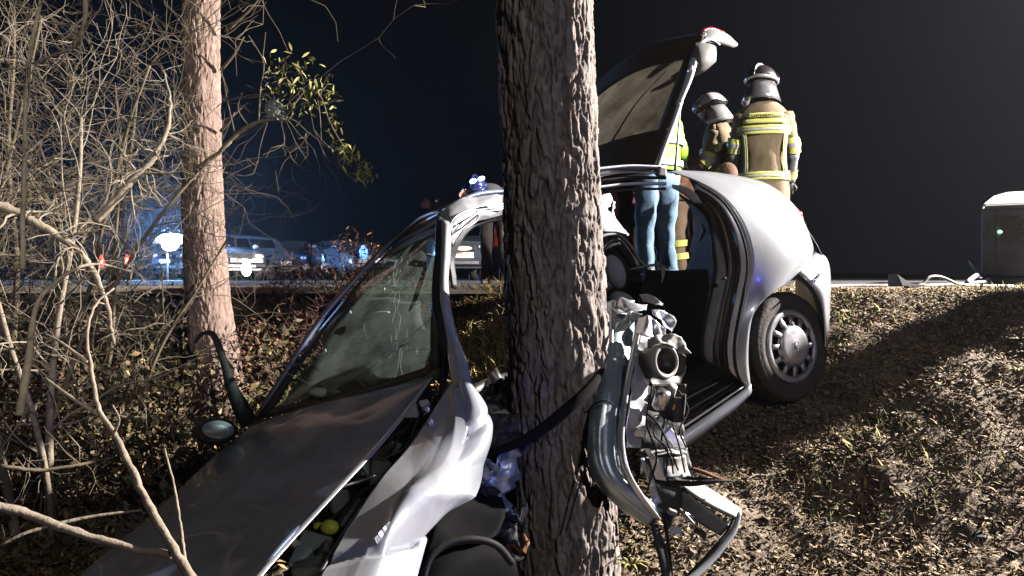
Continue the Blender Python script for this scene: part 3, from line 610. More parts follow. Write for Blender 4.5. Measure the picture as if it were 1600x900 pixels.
# front wing: bright bent sheet
wing_c = [
    [(703, 600, 2.764), (690, 622, 2.726), (650, 684, 2.573), (600, 748, 2.382), (548, 820, 2.192), (500, 905, 1.982), (455, 990, 1.811)],
    [(712, 596, 2.726), (712, 640, 2.649), (684, 696, 2.497), (634, 758, 2.325), (590, 822, 2.144), (545, 905, 1.954), (500, 990, 1.792)],
    [(724, 594, 2.697), (740, 655, 2.592), (718, 712, 2.478), (672, 752, 2.325), (622, 808, 2.154), (590, 905, 1.944), (550, 990, 1.773)],
    [(734, 594, 2.707), (762, 652, 2.630), (752, 700, 2.535), (700, 770, 2.382), (662, 850, 2.192), (628, 905, 2.020), (600, 990, 1.839)],
    [(738, 600, 2.783), (764, 655, 2.726), (757, 706, 2.668), (735, 762, 2.535), (690, 810, 2.335), (655, 905, 2.116), (640, 990, 1.906)]]
WGd = loftg(wing_c, 150, 110); Nw = gnormals(WGd); Nw = Nw * np.sign(-(Nw[..., 1:2] - Nw[..., 0:1] * .8))
ii, jj = np.meshgrid(np.linspace(0, 1, 150), np.linspace(0, 1, 110), indexing='ij')
fold = .50 + .05 * np.sin(jj * 5); side = np.clip((jj - .28) / .25, 0, 1)
dd = np.interp((ii - fold).ravel(), [-.5, -.16, -.02, .0, .20, .215, .5], [0, .012, .040, .036, -.045, -.020, 0]).reshape(ii.shape) * side
dd += .016 * (1 - np.clip(np.abs(jj - .35 - .5 * (ii - .2)) / .10, 0, 1)) * .5 * (ii < .45) * np.clip((.45 - ii) * 8, 0, 1)
dd += -.010 * (1 - np.clip(np.abs(ii - .775 + .10 * jj) / .03, 0, 1)) * np.clip((.75 - jj) / .2, 0, 1)
dd += -.014 * (1 - np.clip(np.abs(ii - .20 + .25 * (jj - .5)) / .035, 0, 1)) * (jj > .45)
WGd = WGd + Nw * dd[..., None]; WGd = crumple(WGd, .013, 4.5, 21)
MB().grid(WGd).build('front_wing', M['paint'], car, solid=.003, crease=25)
bar('wing_seam', [(700, 596, 2.768), (686, 630, 2.735), (646, 690, 2.583), (596, 752, 2.392), (543, 826, 2.201), (494, 905, 1.992)], [.004, .005, .005, .005, .006, .006], M['black'], n=6)
# dents
for (u, v, Y, r) in ((697, 645, 2.66, .010), (673, 660, 2.61, .012), (668, 640, 2.64, .009)):
    MB().ell(Wp((u, v, Y)), (r, r * .5, r * 1.2)).build('torn_bracket', M['crush'], car)
# engine bay between bonnet edge and wing
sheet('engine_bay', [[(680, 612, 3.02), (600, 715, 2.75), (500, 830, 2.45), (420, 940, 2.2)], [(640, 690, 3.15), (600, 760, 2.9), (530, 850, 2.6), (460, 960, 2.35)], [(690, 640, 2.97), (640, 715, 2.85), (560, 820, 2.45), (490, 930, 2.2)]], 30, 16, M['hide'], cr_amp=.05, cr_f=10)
bar('bonnet_strut', [(588, 742, 2.55), (560, 752, 2.56), (516, 766, 2.52)], [.008, .008, .010], M['steel'])
bar('engine_hose', [(640, 668, 2.86), (600, 690, 2.83), (568, 712, 2.78), (540, 760, 2.68), (520, 800, 2.55)], .013, M['rubber'])
bar('engine_hose', [(600, 760, 2.62), (570, 765, 2.6), (545, 790, 2.5), (520, 830, 2.42), (480, 880, 2.3)], .010, M['rubber'])
bar('wiring_loom', [(655, 650, 2.88), (630, 700, 2.8), (585, 722, 2.74), (560, 735, 2.7)], .005, M['black'])
MB().ell(Wp((515, 824, 2.40)), (.030, .022, .024)).build('filler_cap', M['yel'], car); 
MB().ell(Wp((498, 822, 2.44)), (.018, .014, .012)).build('filler_cap', M['yel'], car)
MB().lathe([(.0, .02), (.045, .02), (.05, .01), (.05, -.06), (.0, -.06)], Wp((562, 800, 2.52)), (.2, -.5, .9), 20).build('reservoir', M['green'], car)
for i, (u, v, Y, s, mm) in enumerate(((640, 640, 2.9, .035, 'alu'), (664, 632, 2.9, .022, 'trimw'), (590, 735, 2.68, .05, 'hide'), (572, 728, 2.66, .03, 'crushb'), (545, 815, 2.5, .045, 'green'), (490, 850, 2.38, .05, 'hide'), (470, 880, 2.25, .04, 'crushb'), (530, 780, 2.55, .04, 'hide'), (460, 850, 2.32, .018, 'trimw'), (610, 700, 2.85, .035, 'hide'), (512, 862, 2.3, .03, 'green'), (480, 900, 2.2, .05, 'hide'))):
    mb = MB(); mb.box(Wp((u, v, Y)), (s * 2, s * 1.4, s * 1.6), Euler((i, i * .7, i * 1.3)), taper=.7); mb.build('engine_part', M['green' if mm == 'hide' else mm], car, smooth=False, bevel=.006)

# near front pillar
sheet('front_pillar', [
    [(687, 338, 3.30), (686, 400, 3.22), (683, 465, 3.12), (693, 520, 3.03), (703, 565, 2.88), (708, 602, 2.76)],
    [(696, 345, 3.25), (694, 400, 3.17), (692, 460, 3.07), (703, 520, 2.98), (716, 565, 2.84), (722, 602, 2.72)],
    [(706, 350, 3.27), (702, 400, 3.2), (700, 455, 3.10), (710, 515, 3.02), (727, 560, 2.87), (737, 600, 2.74)]], 40, 8, M['paint'], cr_amp=.006, cr_f=6, solid=.006)
bar('pillar_seal', [(686, 340, 3.27), (684, 400, 3.19), (680, 465, 3.09), (689, 520, 3.0), (697, 565, 2.94), (690, 610, 2.86)], [.012, .014, .015, .015, .014, .012], M['rubber'])
# crushed roof edge left of the tree
sheet('roof_edge_front', [
    [(686, 345, 3.33), (694, 328, 3.36), (715, 314, 3.42), (745, 307, 3.5), (775, 304, 3.58), (812, 300, 3.68)],
    [(692, 356, 3.27), (702, 338, 3.30), (722, 326, 3.37), (750, 320, 3.46), (778, 318, 3.55), (812, 314, 3.64)],
    [(700, 366, 3.24), (710, 350, 3.27), (728, 338, 3.34), (754, 331, 3.44), (780, 328, 3.54), (812, 325, 3.62)],
    [(708, 384, 3.27), (717, 366, 3.3), (733, 352, 3.37), (757, 343, 3.47), (782, 338, 3.57), (812, 335, 3.66)]], 60, 36, M['crush'], cr_amp=.022, cr_f=9, s=31, solid=.003, crease=24)
for q, (a, b) in enumerate(((0, 0), (10, 9), (17, 20))):
    bar('roof_fold', [(697 + b * .6, 362 + b, 3.235), (708 + a, 342 + a, 3.27), (727 + a, 330 + a * .9, 3.34), (752, 322 + a * .6, 3.43), (790, 318 + a * .5, 3.55)], [.003, .008, .006, .007, .003], M['paint' if q != 1 else 'crush'], flat=.6)
sheet('door_frame_upper', [
    [(712, 452, 3.3), (708, 410, 3.33), (718, 378, 3.36), (745, 352, 3.5), (812, 340, 3.7)],
    [(704, 450, 3.28), (700, 405, 3.3), (709, 370, 3.32), (738, 342, 3.46), (812, 330, 3.66)]], 40, 6, M['hide'], solid=.01, cr_amp=.01, cr_f=8)
# roof skin
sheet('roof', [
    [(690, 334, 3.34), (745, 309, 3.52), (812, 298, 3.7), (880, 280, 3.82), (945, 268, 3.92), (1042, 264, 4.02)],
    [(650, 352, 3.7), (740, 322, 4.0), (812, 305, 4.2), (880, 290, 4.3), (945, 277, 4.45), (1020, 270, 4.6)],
    [(606, 386, 3.95), (720, 335, 4.4), (812, 312, 4.7), (870, 300, 4.85), (930, 286, 5.0), (985, 281, 5.2)]], 70, 30, M['paintshade'], cr_amp=.02, cr_f=4, s=41, solid=.02)
# roof rail right of the tree
for (a, b, mm, r) in ((258, 0, 'airbag', .013), (266, 2, 'steel', .008), (274, 4, 'rubber', .012), (283, 6, 'airbag', .013), (291, 8, 'hide', .010)):
    bar('roof_rail', [(812, a + 22 + b, 3.72), (880, a + 13 + b, 3.84), (940, a + 6 + b * .6, 3.91), (985, a + 2 + b * .4, 3.96), (1040, a + 4, 4.0)], r, M[mm], flat=.7)
MB().box(Wp((1033, 268, 3.98)), (.05, .05, .05), Euler((.1, .1, .3)), taper=.8).build('hinge_cover', M['trimw'], car, smooth=False, bevel=.008)

# rear body: quarter panel lofted from the door seam to the outer edge
seam = [(1047, 269, 3.98), (1088, 284, 3.95), (1127, 309, 3.92), (1153, 345, 3.9), (1167, 385, 3.89), (1170, 420, 3.89), (1163, 460, 3.89), (1154, 505, 3.88), (1149, 545, 3.88), (1154, 585, 3.88), (1172, 613, 3.9)]
outer = [(1062, 267, 4.05), (1130, 272, 4.35), (1198, 288, 4.5), (1238, 320, 4.55), (1260, 358, 4.5), (1270, 393, 4.40), (1245, 424, 4.14), (1215, 424, 4.06), (1190, 437, 4.0), (1176, 463, 3.96), (1169, 510, 3.92), (1168, 565, 3.91), (1173, 612, 3.91)]
Cs = cr(pts(seam), 120); Co = cr(pts(outer), 120)
G = np.zeros((120, 24, 3)); bn = np.array((.47, -.88, .15))
for i in range(120):
    t = np.linspace(0, 1, 24)[:, None]; w = np.linalg.norm(Co[i] - Cs[i])
    G[i] = Cs[i] * (1 - t) + Co[i] * t + bn * (np.sin(t * math.pi) * w * .16)
MB().grid(G).build('rear_quarter_panel', M['paint'], car, solid=.004)
# black shut line along the opening, then the stepped door jamb
MB().tube(cr(pts([(u - 2, v + 1, Y - .004) for u, v, Y in seam[1:]]), 60), .0055, 6).build('door_seal', M['rubber'], car)
def off(curve, k): # shift inwards into the opening: list of (du, dv, dY) per point
    return [(u + a, v + b, Y + c) for (u, v, Y), (a, b, c) in zip(curve, k)]
j = seam[1:]
n_ = len(j)
prev = j
def stepc(d, dY):
    dirs = [(-.15, .6), (-.45, .55), (-.8, .35), (-1, .1), (-1, 0), (-1, -.02), (-1, -.06), (-1, -.02), (-.95, -.35), (-.7, -1)]
    return [(u + a * d, v + b * d, Y + dY) for (u, v, Y), (a, b) in zip(j, dirs)]
j1 = stepc(13, .0); j2 = stepc(17, .05); j3 = stepc(27, .09); j4 = stepc(34, .15); j5 = stepc(52, .18); j6 = stepc(56, .30)
for nm, a, b, mm in (('door_jamb_lip', j, j1, 'paint'), ('door_jamb_step', j1, j2, 'hide'), ('door_jamb', j2, j3, 'alu'), ('door_jamb_step', j3, j4, 'steel'), ('door_jamb', j4, j5, 'alu'), ('door_jamb_inner', j5, j6, 'darkseat')):
    sheet(nm, [a, b], 70, 4, M[mm], solid=.003)
MB().tube(cr(pts(j5), 50), .008, 6).build('aperture_seal', M['rubber'], car)
sheet('jamb_cover', [[(1050, 288, 4.0), (1068, 291, 3.98), (1085, 300, 3.97), (1097, 318, 3.97)], [(1050, 294, 4.0), (1062, 300, 4.0), (1074, 308, 3.99), (1082, 318, 3.99)]], 12, 4, M['trimw'])
MB().lathe([(0, .01), (.009, .01), (.012, 0), (.012, -.02)], Wp((1134, 434, 3.95)), (.4, -.9, .1), 14).build('lock_striker', M['steel'], car)
# sill
sheet('sill', [[(1173, 600, 3.87), (1150, 618, 3.84), (1110, 646, 3.79), (1060, 680, 3.74), (1000, 722, 3.68)],
               [(1174, 610, 3.86), (1150, 632, 3.82), (1112, 660, 3.77), (1062, 696, 3.72), (1000, 738, 3.66)],
               [(1170, 618, 3.92), (1148, 640, 3.88), (1112, 668, 3.83), (1064, 704, 3.78), (1000, 746, 3.72)]], 30, 8, M['paint'], solid=.004)
for a, dY, mm, r in ((0, 0, 'alu', .010), (-9, .05, 'hide', .013), (-16, .09, 'alu', .008), (-24, .13, 'rubber', .013), (-32, .17, 'trimw', .007), (-41, .2, 'hide', .014)):
    bar('sill_tread', [(1160 + a * .9, 604 + a * .35, 3.89 + dY), (1120 + a * .7, 632 + a * .7, 3.84 + dY), (1060 + a * .5, 672 + a, 3.77 + dY), (1000, 712 + a, 3.7 + dY)], r, M[mm], flat=.4)
# floor, far side and inside
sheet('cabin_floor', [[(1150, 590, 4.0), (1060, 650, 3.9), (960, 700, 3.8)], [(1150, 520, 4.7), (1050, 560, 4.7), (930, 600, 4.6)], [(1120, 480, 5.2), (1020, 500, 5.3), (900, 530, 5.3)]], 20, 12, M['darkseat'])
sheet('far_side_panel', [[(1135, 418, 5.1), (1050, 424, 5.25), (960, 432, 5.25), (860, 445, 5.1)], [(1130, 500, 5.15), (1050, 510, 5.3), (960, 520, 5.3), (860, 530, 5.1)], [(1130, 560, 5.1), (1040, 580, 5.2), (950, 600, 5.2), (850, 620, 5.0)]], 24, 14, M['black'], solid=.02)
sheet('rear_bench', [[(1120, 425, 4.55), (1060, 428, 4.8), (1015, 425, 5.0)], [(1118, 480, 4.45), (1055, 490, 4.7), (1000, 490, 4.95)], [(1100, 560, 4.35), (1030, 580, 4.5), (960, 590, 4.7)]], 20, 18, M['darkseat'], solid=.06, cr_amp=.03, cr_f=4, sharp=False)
sheet('inner_rear_pillar', [[(1060, 305, 4.5), (1098, 330, 4.45), (1118, 380, 4.4), (1122, 470, 4.35)], [(1085, 330, 4.9), (1088, 345, 4.9), (1080, 400, 4.9), (1060, 440, 4.9)]], 20, 8, M['darkseat'], solid=.01)
bar('quarter_window_trim', [(1092, 378, 4.42), (1100, 360, 4.4), (1096, 350, 4.4)], [.006, .014, .006], M['alu'])
MB().ell(Wp((961, 425, 4.05)), (.055, .05, .095), R=Euler((0, -.35, .3))).build('headrest', M['cloth_seat'], car)
MB().ell(Wp((972, 472, 4.0)), (.075, .07, .05), R=Euler((0, .5, .3))).build('seat_back', M['cloth_seat'], car)
MB().ell(Wp((935, 540, 4.1)), (.12, .10, .34), R=Euler((0, -.1, .3))).build('seat_back', M['darkseat'], car)
bar('far_door_frame', [(900, 410, 4.5), (935, 372, 4.55), (965, 368, 4.6), (985, 385, 4.62), (1003, 412, 4.62), (1012, 418, 4.6)], [.016, .018, .02, .02, .018, .012], M['alu'], flat=.5)
bar('far_door_frame', [(930, 400, 4.5), (950, 380, 4.52), (968, 376, 4.55), (985, 395, 4.58), (996, 416, 4.6)], [.010, .012, .012, .010, .008], M['steel'], flat=.5)
sheet('far_door_card', [[(932, 398, 4.7), (965, 380, 4.75), (1000, 418, 4.75)], [(930, 440, 4.7), (965, 440, 4.75), (1002, 440, 4.75)]], 14, 6, M['darkseat'], solid=.02)
bar('parcel_edge', [(985, 421, 4.6), (1010, 416, 4.62), (1032, 414, 4.7), (1045, 420, 4.7)], [.006, .008, .010, .006], M['alu'])
bar('seat_belt', [(1036, 416, 4.45), (1036, 430, 4.42), (1034, 442, 4.4)], [.014, .010, .003], M['alu'], flat=.3)
sheet('curtain_airbag', [[(930, 296, 4.75), (950, 298, 4.78), (958, 312, 4.8), (952, 330, 4.8)], [(930, 330, 4.7), (945, 335, 4.74), (956, 345, 4.76), (972, 356, 4.8)], [(930, 366, 4.7), (948, 364, 4.72), (965, 364, 4.76), (984, 366, 4.8)]], 22, 16, M['airbag'], solid=.02, cr_amp=.03, cr_f=9)

# rear bumper, lamp, tail of the car
sheet('rear_bumper', [
    [(1246, 426, 4.12), (1262, 410, 4.22), (1272, 396, 4.38), (1276, 394, 4.7)],
    [(1262, 440, 4.10), (1278, 424, 4.20), (1290, 408, 4.36), (1291, 402, 4.8)],
    [(1280, 462, 4.12), (1291, 446, 4.20), (1297, 430, 4.36), (1297, 424, 4.9)],
    [(1288, 500, 4.16), (1293, 490, 4.22), (1297, 480, 4.36), (1297, 470, 4.9)],
    [(1290, 545, 4.2), (1293, 540, 4.26), (1294, 530, 4.36), (1292, 515, 4.9)]], 16, 30, M['paint'], solid=.004)
bar('bumper_insert', [(1272, 441, 4.085), (1280, 432, 4.13), (1288, 422, 4.2)], [.007, .012, .006], M['alu'], flat=.5)
bar('bumper_shut_line', [(1243, 427, 4.10), (1256, 411, 4.17), (1270, 395, 4.34)], .0035, M['rubber'])
bar('tail_lamp', [(1240, 322, 4.56), (1249, 336, 4.56), (1254, 348, 4.54)], [.006, .02, .01], M['tld'])
sheet('rear_panel', [[(1198, 288, 4.5), (1260, 358, 4.52), (1290, 420, 4.5), (1288, 520, 4.5)], [(1130, 285, 5.3), (1200, 350, 5.3), (1240, 420, 5.3), (1240, 500, 5.3)]], 20, 10, M['black'])
sheet('rear_arch_liner', [
    [(1172, 600, 3.95), (1172, 520, 3.98), (1180, 462, 4.02), (1212, 428, 4.1), (1244, 428, 4.16), (1270, 452, 4.2), (1284, 492, 4.22), (1288, 560, 4.24)],
    [(1160, 600, 4.35), (1162, 520, 4.38), (1172, 462, 4.42), (1205, 434, 4.5), (1240, 434, 4.56), (1266, 456, 4.6), (1278, 496, 4.62), (1280, 560, 4.64)]], 40, 8, M['hide'])
ax = Vector((.50, -.85, .10)).normalized()
wheel = empty('rear_wheel', Wp((1234, 541, 4.12))); wheel.parent = car; wheel.location = Vector(Wp((1234, 541, 4.12))) - WLOC['wrecked_car']; WLOC['rear_wheel'] = Vector(Wp((1234, 541, 4.12)))
wc = Vector(Wp((1236, 541, 4.10)))
MB().lathe([(.200, -.15), (.27, -.16), (.286, -.14), (.292, -.10), (.286, -.095), (.292, -.09), (.293, -.05), (.287, -.045), (.293, -.04), (.292, -.012), (.280, .008), (.262, .018), (.25, .016), (.245, .020), (.22, .016), (.206, .008), (.198, .000)], wc, ax, 90).build('tyre', M['tyre'], wheel)
q = Vector((0, 0, 1)).rotation_difference(ax).to_matrix()
def wpt(r, t, h): return np.array(wc + q @ Vector((r * math.cos(t), r * math.sin(t), h)))
MB().lathe([(.0, -.02), (.195, -.02), (.2, .0)], wc, ax, 48).build('rim', M['hide'], wheel)
hb = MB(); NS = 12
hb.lathe([(.158, .006), (.172, .014), (.190, .014), (.198, .004), (.198, -.012)], wc, ax, 72)
hb.lathe([(.0, .034), (.03, .034), (.04, .030), (.08, .034), (.102, .028), (.114, .014), (.116, .0)], wc, ax, 72)
for i in range(NS):
    t = i / NS * 2 * math.pi; w0, w1 = .13, .085
    hb.grid(np.array([[wpt(r, t - w, h - .014), wpt(r, t - w * .8, h), wpt(r, t + w * .8, h), wpt(r, t + w, h - .014)] for r, w, h in ((.105, w0, .024), (.135, .105, .018), (.168, w1, .012))]))
hb.build('hubcap', M['hub'], wheel, solid=.002)
MB().lathe([(.024, .034), (.026, .037), (.029, .037), (.031, .034)], wc, ax, 30).build('hub_emblem', M['alu'], wheel)
em = MB()
for a, b in (((-.012, .020), (0, -.018)), ((.012, .020), (0, -.018)), ((-.02, .008), (-.008, -.018)), ((.02, .008), (.008, -.018))):
    em.tube([wpt(math.hypot(*a), math.atan2(a[1], a[0]), .037), wpt(math.hypot(*b), math.atan2(b[1], b[0]), .037)], .0025, 5)
em.build('emblem_strokes', M['alu'], wheel, kind='stuff')
bar('rear_axle', [(1225, 545, 4.3), (1180, 520, 5.0), (1140, 500, 5.4)], .04, M['hide'])
sheet('underbody', [[(1165, 600, 4.15), (1240, 560, 4.5), (1285, 520, 4.6)], [(1060, 560, 5.2), (1120, 530, 5.3), (1180, 500, 5.4)]], 14, 10, M['hide'], solid=.02)

# tailgate, raised
near = [(1026, 266, 4.03), (1038, 232, 4.12), (1054, 188, 4.24), (1072, 138, 4.38), (1088, 96, 4.50), (1102, 58, 4.60)]
nearw = cr(pts(near), 48); rt = np.array((-.50, .84, -.07)); W_ = 1.12
TG = np.zeros((48, 40, 3))
for i in range(48):
    s = np.linspace(0, 1, 40); bow = np.sin(s * math.pi) * (.03 + .10 * i / 47)
    TG[i] = nearw[i] + rt * (s * W_)[:, None] + np.array((-.25, -.35, .55)) * bow[:, None]
tg = empty('tailgate', Wp((1026, 266, 4.03))); tg.parent = car; tg.location = Vector(Wp((1026, 266, 4.03))) - WLOC['wrecked_car']; WLOC['tailgate'] = Vector(Wp((1026, 266, 4.03)))
MB().grid(TG[13:41, 2:38]).build('tailgate_glass', G_TG, tg)
fr = MB(); N = gnormals(TG)
Hf = TG + N * .004
fr.grid(Hf[:14]); fr.grid(Hf[39:]); fr.grid(Hf[13:40, :4]); fr.grid(Hf[13:40, 36:]); fr.build('tailgate_frame', M['tgframe'], tg, solid=.02)
wpn = MB(); wpn.tube([TG[14, 18], TG[26, 14], TG[36, 8]], [.009, .006, .004], 6, smooth=4); wpn.build('rear_wiper', M['black'], tg)
bar('tailgate_edge', [(1025, 268, 4.02), (1037, 232, 4.11), (1053, 188, 4.23), (1062, 160, 4.30)], [.013, .016, .019, .021], M['airbag'], tg, flat=.6)
bar('tailgate_edge', [(1060, 162, 4.295), (1073, 132, 4.36), (1080, 110, 4.42), (1086, 88, 4.48), (1094, 68, 4.54), (1108, 62, 4.57), (1124, 70, 4.60)], [.022, .022, .026, .028, .026, .018, .010], M['airbag'], tg, flat=.6)
MB().ell(Wp((1079, 108, 4.40)), (.018, .018, .028)).build('hinge_bracket', M['steel'], tg)
sheet('spoiler', [[(1094, 50, 4.62), (1112, 44, 4.68), (1135, 52, 4.76), (1153, 68, 4.84)], [(1100, 60, 4.58), (1115, 57, 4.62), (1134, 65, 4.70), (1152, 72, 4.82)], [(1106, 68, 4.6), (1118, 68, 4.64), (1132, 72, 4.72), (1146, 75, 4.8)]], 20, 8, M['lidtrim'], tg, solid=.012)
sheet('high_lamp', [[(1098, 45, 4.61), (1112, 42, 4.67), (1132, 49, 4.75)], [(1100, 48, 4.60), (1113, 45, 4.665), (1133, 53, 4.75)]], 14, 4, M['tld'], tg, solid=.01)
MB().tube(TG[-1] + (0, 0, .012), [.012, .014, .014, .012], 8).build('lower_lip', M['paintshade'], tg)
mbp = MB(); A = cr(pts([(1084, 68, 4.52), (1094, 66, 4.50), (1108, 68, 4.52), (1119, 72, 4.6)]), 14); B_ = cr(pts([(1076, 98, 4.46), (1088, 104, 4.42), (1106, 102, 4.45), (1119, 96, 4.56)]), 14)
mbp.grid(np.stack([A, A * .5 + B_ * .5 + (.0, -.012, 0), B_, B_ + (-.04, .12, -.03)], 1)); mbp.build('lid_trim', M['lidtrim'], tg, solid=.01)
bar('gas_strut', [(1065, 140, 4.40), (1060, 200, 4.30), (1055, 268, 4.18)], [.006, .006, .009], M['alu'], tg)

# side mirror and torn seal at the far front corner
MB().ell(Wp((336, 674, 3.45)), (.095, .05, .062), R=Euler((0, .12, .3)), shape=lambda G: G * np.array([1, 1, 1]) + 0).build('door_mirror', M['black'], car)
MB().ell(Wp((341, 672, 3.405)), (.070, .02, .042), R=Euler((0, .12, .3))).build('mirror_glass', M['crushb'], car)
bar('torn_seal', [(305, 535, 3.55), (315, 522, 3.55), (332, 522, 3.53), (348, 560, 3.5), (362, 605, 3.48), (378, 640, 3.48), (388, 660, 3.5)], [.014, .016, .018, .020, .028, .04, .045], M['rubber'], flat=.6)
# front wheel and arch
bar('front_arch_liner', [(660, 905, 2.25), (672, 870, 2.27), (700, 850, 2.3), (740, 843, 2.33), (775, 852, 2.36), (800, 880, 2.4)], .012, M['rubber'])
sheet('inner_wing', [[(664, 860, 2.36), (690, 800, 2.5), (715, 768, 2.6), (740, 765, 2.65)], [(700, 850, 2.38), (720, 820, 2.5), (745, 790, 2.6), (760, 770, 2.7)], [(745, 845, 2.42), (775, 835, 2.5), (790, 800, 2.6), (785, 775, 2.7)]], 20, 14, M['archshade'], cr_amp=.02, cr_f=8)
w2 = empty('front_wheel', Wp((735, 1000, 2.42))); w2.parent = car; w2.location = Vector(Wp((735, 1000, 2.42))) - WLOC['wrecked_car']; WLOC['front_wheel'] = Vector(Wp((735, 1000, 2.42)))
MB().lathe([(.2, -.16), (.28, -.15), (.292, -.1), (.292, -.03), (.28, .0), (.25, .012), (.2, .0), (.0, -.01)], Wp((735, 1000, 2.42)), (.72, -.68, -.05), 60).build('tyre', M['archshade'], w2)
# torn metal between wing and tree
for i, (u, v, Y, a, mm) in enumerate(((772, 690, 2.85, .10, 'hide'), (785, 740, 2.8, .09, 'crushb'), (770, 790, 2.75, .07, 'hide'), (792, 800, 2.8, .06, 'crushb'), (760, 640, 3.0, .09, 'black'), (790, 665, 2.95, .06, 'trimw'), (780, 620, 3.1, .08, 'black'), (800, 705, 2.85, .03, 'trimw'), (752, 735, 2.75, .05, 'crushb'), (775, 850, 2.7, .08, 'hide'), (795, 860, 2.75, .07, 'rust'))):
    u0 = Wp((u, v, Y)); g = np.linspace(-1, 1, 12); X, Yy = np.meshgrid(g, g, indexing='ij')
    Gq = np.dstack([X * a, .4 * a * (X * Yy), Yy * a]); Gq = crumple(Gq, a * 1.3, 9 / a * .3, 50 + i)
    Gq = Gq @ np.array(Euler((i * .4, i * .9, i * 1.1)).to_matrix()).T + np.array(u0)
    MB().grid(Gq).build('torn_metal', M[mm], car, solid=.004)
sheet('bulkhead', [[(740, 600, 3.2), (780, 585, 3.3), (812, 575, 3.4)], [(745, 660, 3.15), (780, 655, 3.25), (812, 650, 3.3)], [(755, 740, 2.95), (785, 735, 3.05), (812, 730, 3.1)], [(770, 860, 2.85), (790, 860, 2.9), (812, 860, 3.0)]], 16, 24, M['black'], cr_amp=.06, cr_f=7, solid=.01)
bar('torn_seal', [(690, 702, 2.84), (735, 710, 2.78), (790, 700, 2.72), (850, 668, 2.70), (900, 628, 2.72), (925, 604, 2.78), (940, 578, 2.88)], [.008, .012, .016, .018, .022, .020, .012], M['sealm'])

# ------------------------------------------------------------------ the torn front door hanging beside the trunk
door = empty('torn_door', Wp((985, 860, 3.0)), label='crumpled silver front door hanging against the right side of the thick pine', cat='car door')
WLOC['torn_door'] = Vector(Wp((985, 860, 3.0)))
D = door
sheet('door_skin', [
    [(946, 476, 3.12), (938, 540, 3.02), (926, 610, 2.88), (920, 660, 2.80), (918, 712, 2.76), (930, 750, 2.74), (965, 790, 2.74), (1010, 820, 2.76)],
    [(958, 470, 3.08), (955, 545, 2.96), (945, 615, 2.83), (938, 670, 2.76), (938, 715, 2.72), (952, 750, 2.70), (985, 785, 2.71), (1018, 812, 2.74)],
    [(975, 470, 3.10), (972, 545, 3.00), (962, 615, 2.86), (958, 670, 2.79), (962, 720, 2.74), (975, 752, 2.72), (1000, 780, 2.73), (1026, 804, 2.76)],
    [(990, 470, 3.14), (988, 545, 3.06), (978, 620, 2.93), (972, 670, 2.86), (976, 720, 2.80), (990, 752, 2.78), (1012, 778, 2.78), (1034, 798, 2.80)]], 110, 44, M['crushb'], D, cr_amp=.009, cr_f=7, s=61, offs=lambda G: .007 * np.abs(np.sin(np.linspace(0, 1, G.shape[1]) * 9))[None, :] * np.ones((G.shape[0], 1)) + .010 * (fbm(G[..., 0] * 9, G[..., 1] * 9, G[..., 2] * 9, 5, 2) - .5), solid=.003, crease=24)
bar('door_rim', [(1000, 500, 3.0), (992, 540, 2.95), (982, 590, 2.88), (974, 640, 2.81), (970, 690, 2.75), (978, 735, 2.71), (998, 772, 2.71), (1030, 812, 2.74)], [.010, .014, .013, .013, .014, .014, .014, .008], M['crush'], D, flat=.55)
sheet('door_flange', [
    [(1002, 498, 3.0), (994, 545, 2.96), (986, 600, 2.88), (980, 650, 2.82), (978, 700, 2.77)],
    [(1022, 505, 3.04), (1018, 550, 3.02), (1012, 605, 2.94), (1008, 655, 2.88), (1000, 700, 2.82)]], 40, 12, M['crush'], D, cr_amp=.018, cr_f=12, s=66, crease=24)
# crumpled top
for i, cv in enumerate((
    ([(948, 482, 3.1), (965, 466, 3.08), (990, 474, 3.06), (1012, 474, 3.1)], [(950, 500, 3.05), (972, 490, 3.0), (995, 490, 3.0), (1010, 484, 3.05)]),
    ([(965, 505, 3.0), (985, 490, 2.96), (1004, 492, 2.98)], [(962, 520, 3.0), (985, 512, 2.98), (1000, 500, 2.98)]),
    ([(996, 496, 2.98), (1014, 492, 2.95), (1034, 512, 2.98), (1046, 530, 3.02)], [(992, 520, 2.95), (1008, 526, 2.92), (1026, 528, 2.94), (1038, 534, 2.98)]),
    ([(1020, 482, 3.08), (1038, 486, 3.1), (1050, 500, 3.12), (1050, 516, 3.12)], [(1026, 496, 3.05), (1036, 504, 3.06), (1042, 512, 3.08), (1046, 520, 3.1)]),
    ([(1012, 530, 2.93), (1040, 522, 2.92), (1064, 530, 2.96), (1080, 552, 3.0)], [(1010, 545, 2.93), (1036, 538, 2.90), (1056, 544, 2.93), (1066, 556, 2.98)]),
    ([(1000, 462, 3.16), (1014, 460, 3.14), (1034, 478, 3.12)], [(1004, 470, 3.14), (1018, 474, 3.12), (1030, 482, 3.1)]))):
    G = loftg(cv, 34, 16); G = crumple(G, .04, 16, 70 + i); MB().grid(G).build('folded_metal', M['crush' if i in (0, 2, 3) else ('trimw' if i in (4, 5) else 'crushb')], D, solid=.004, crease=24)
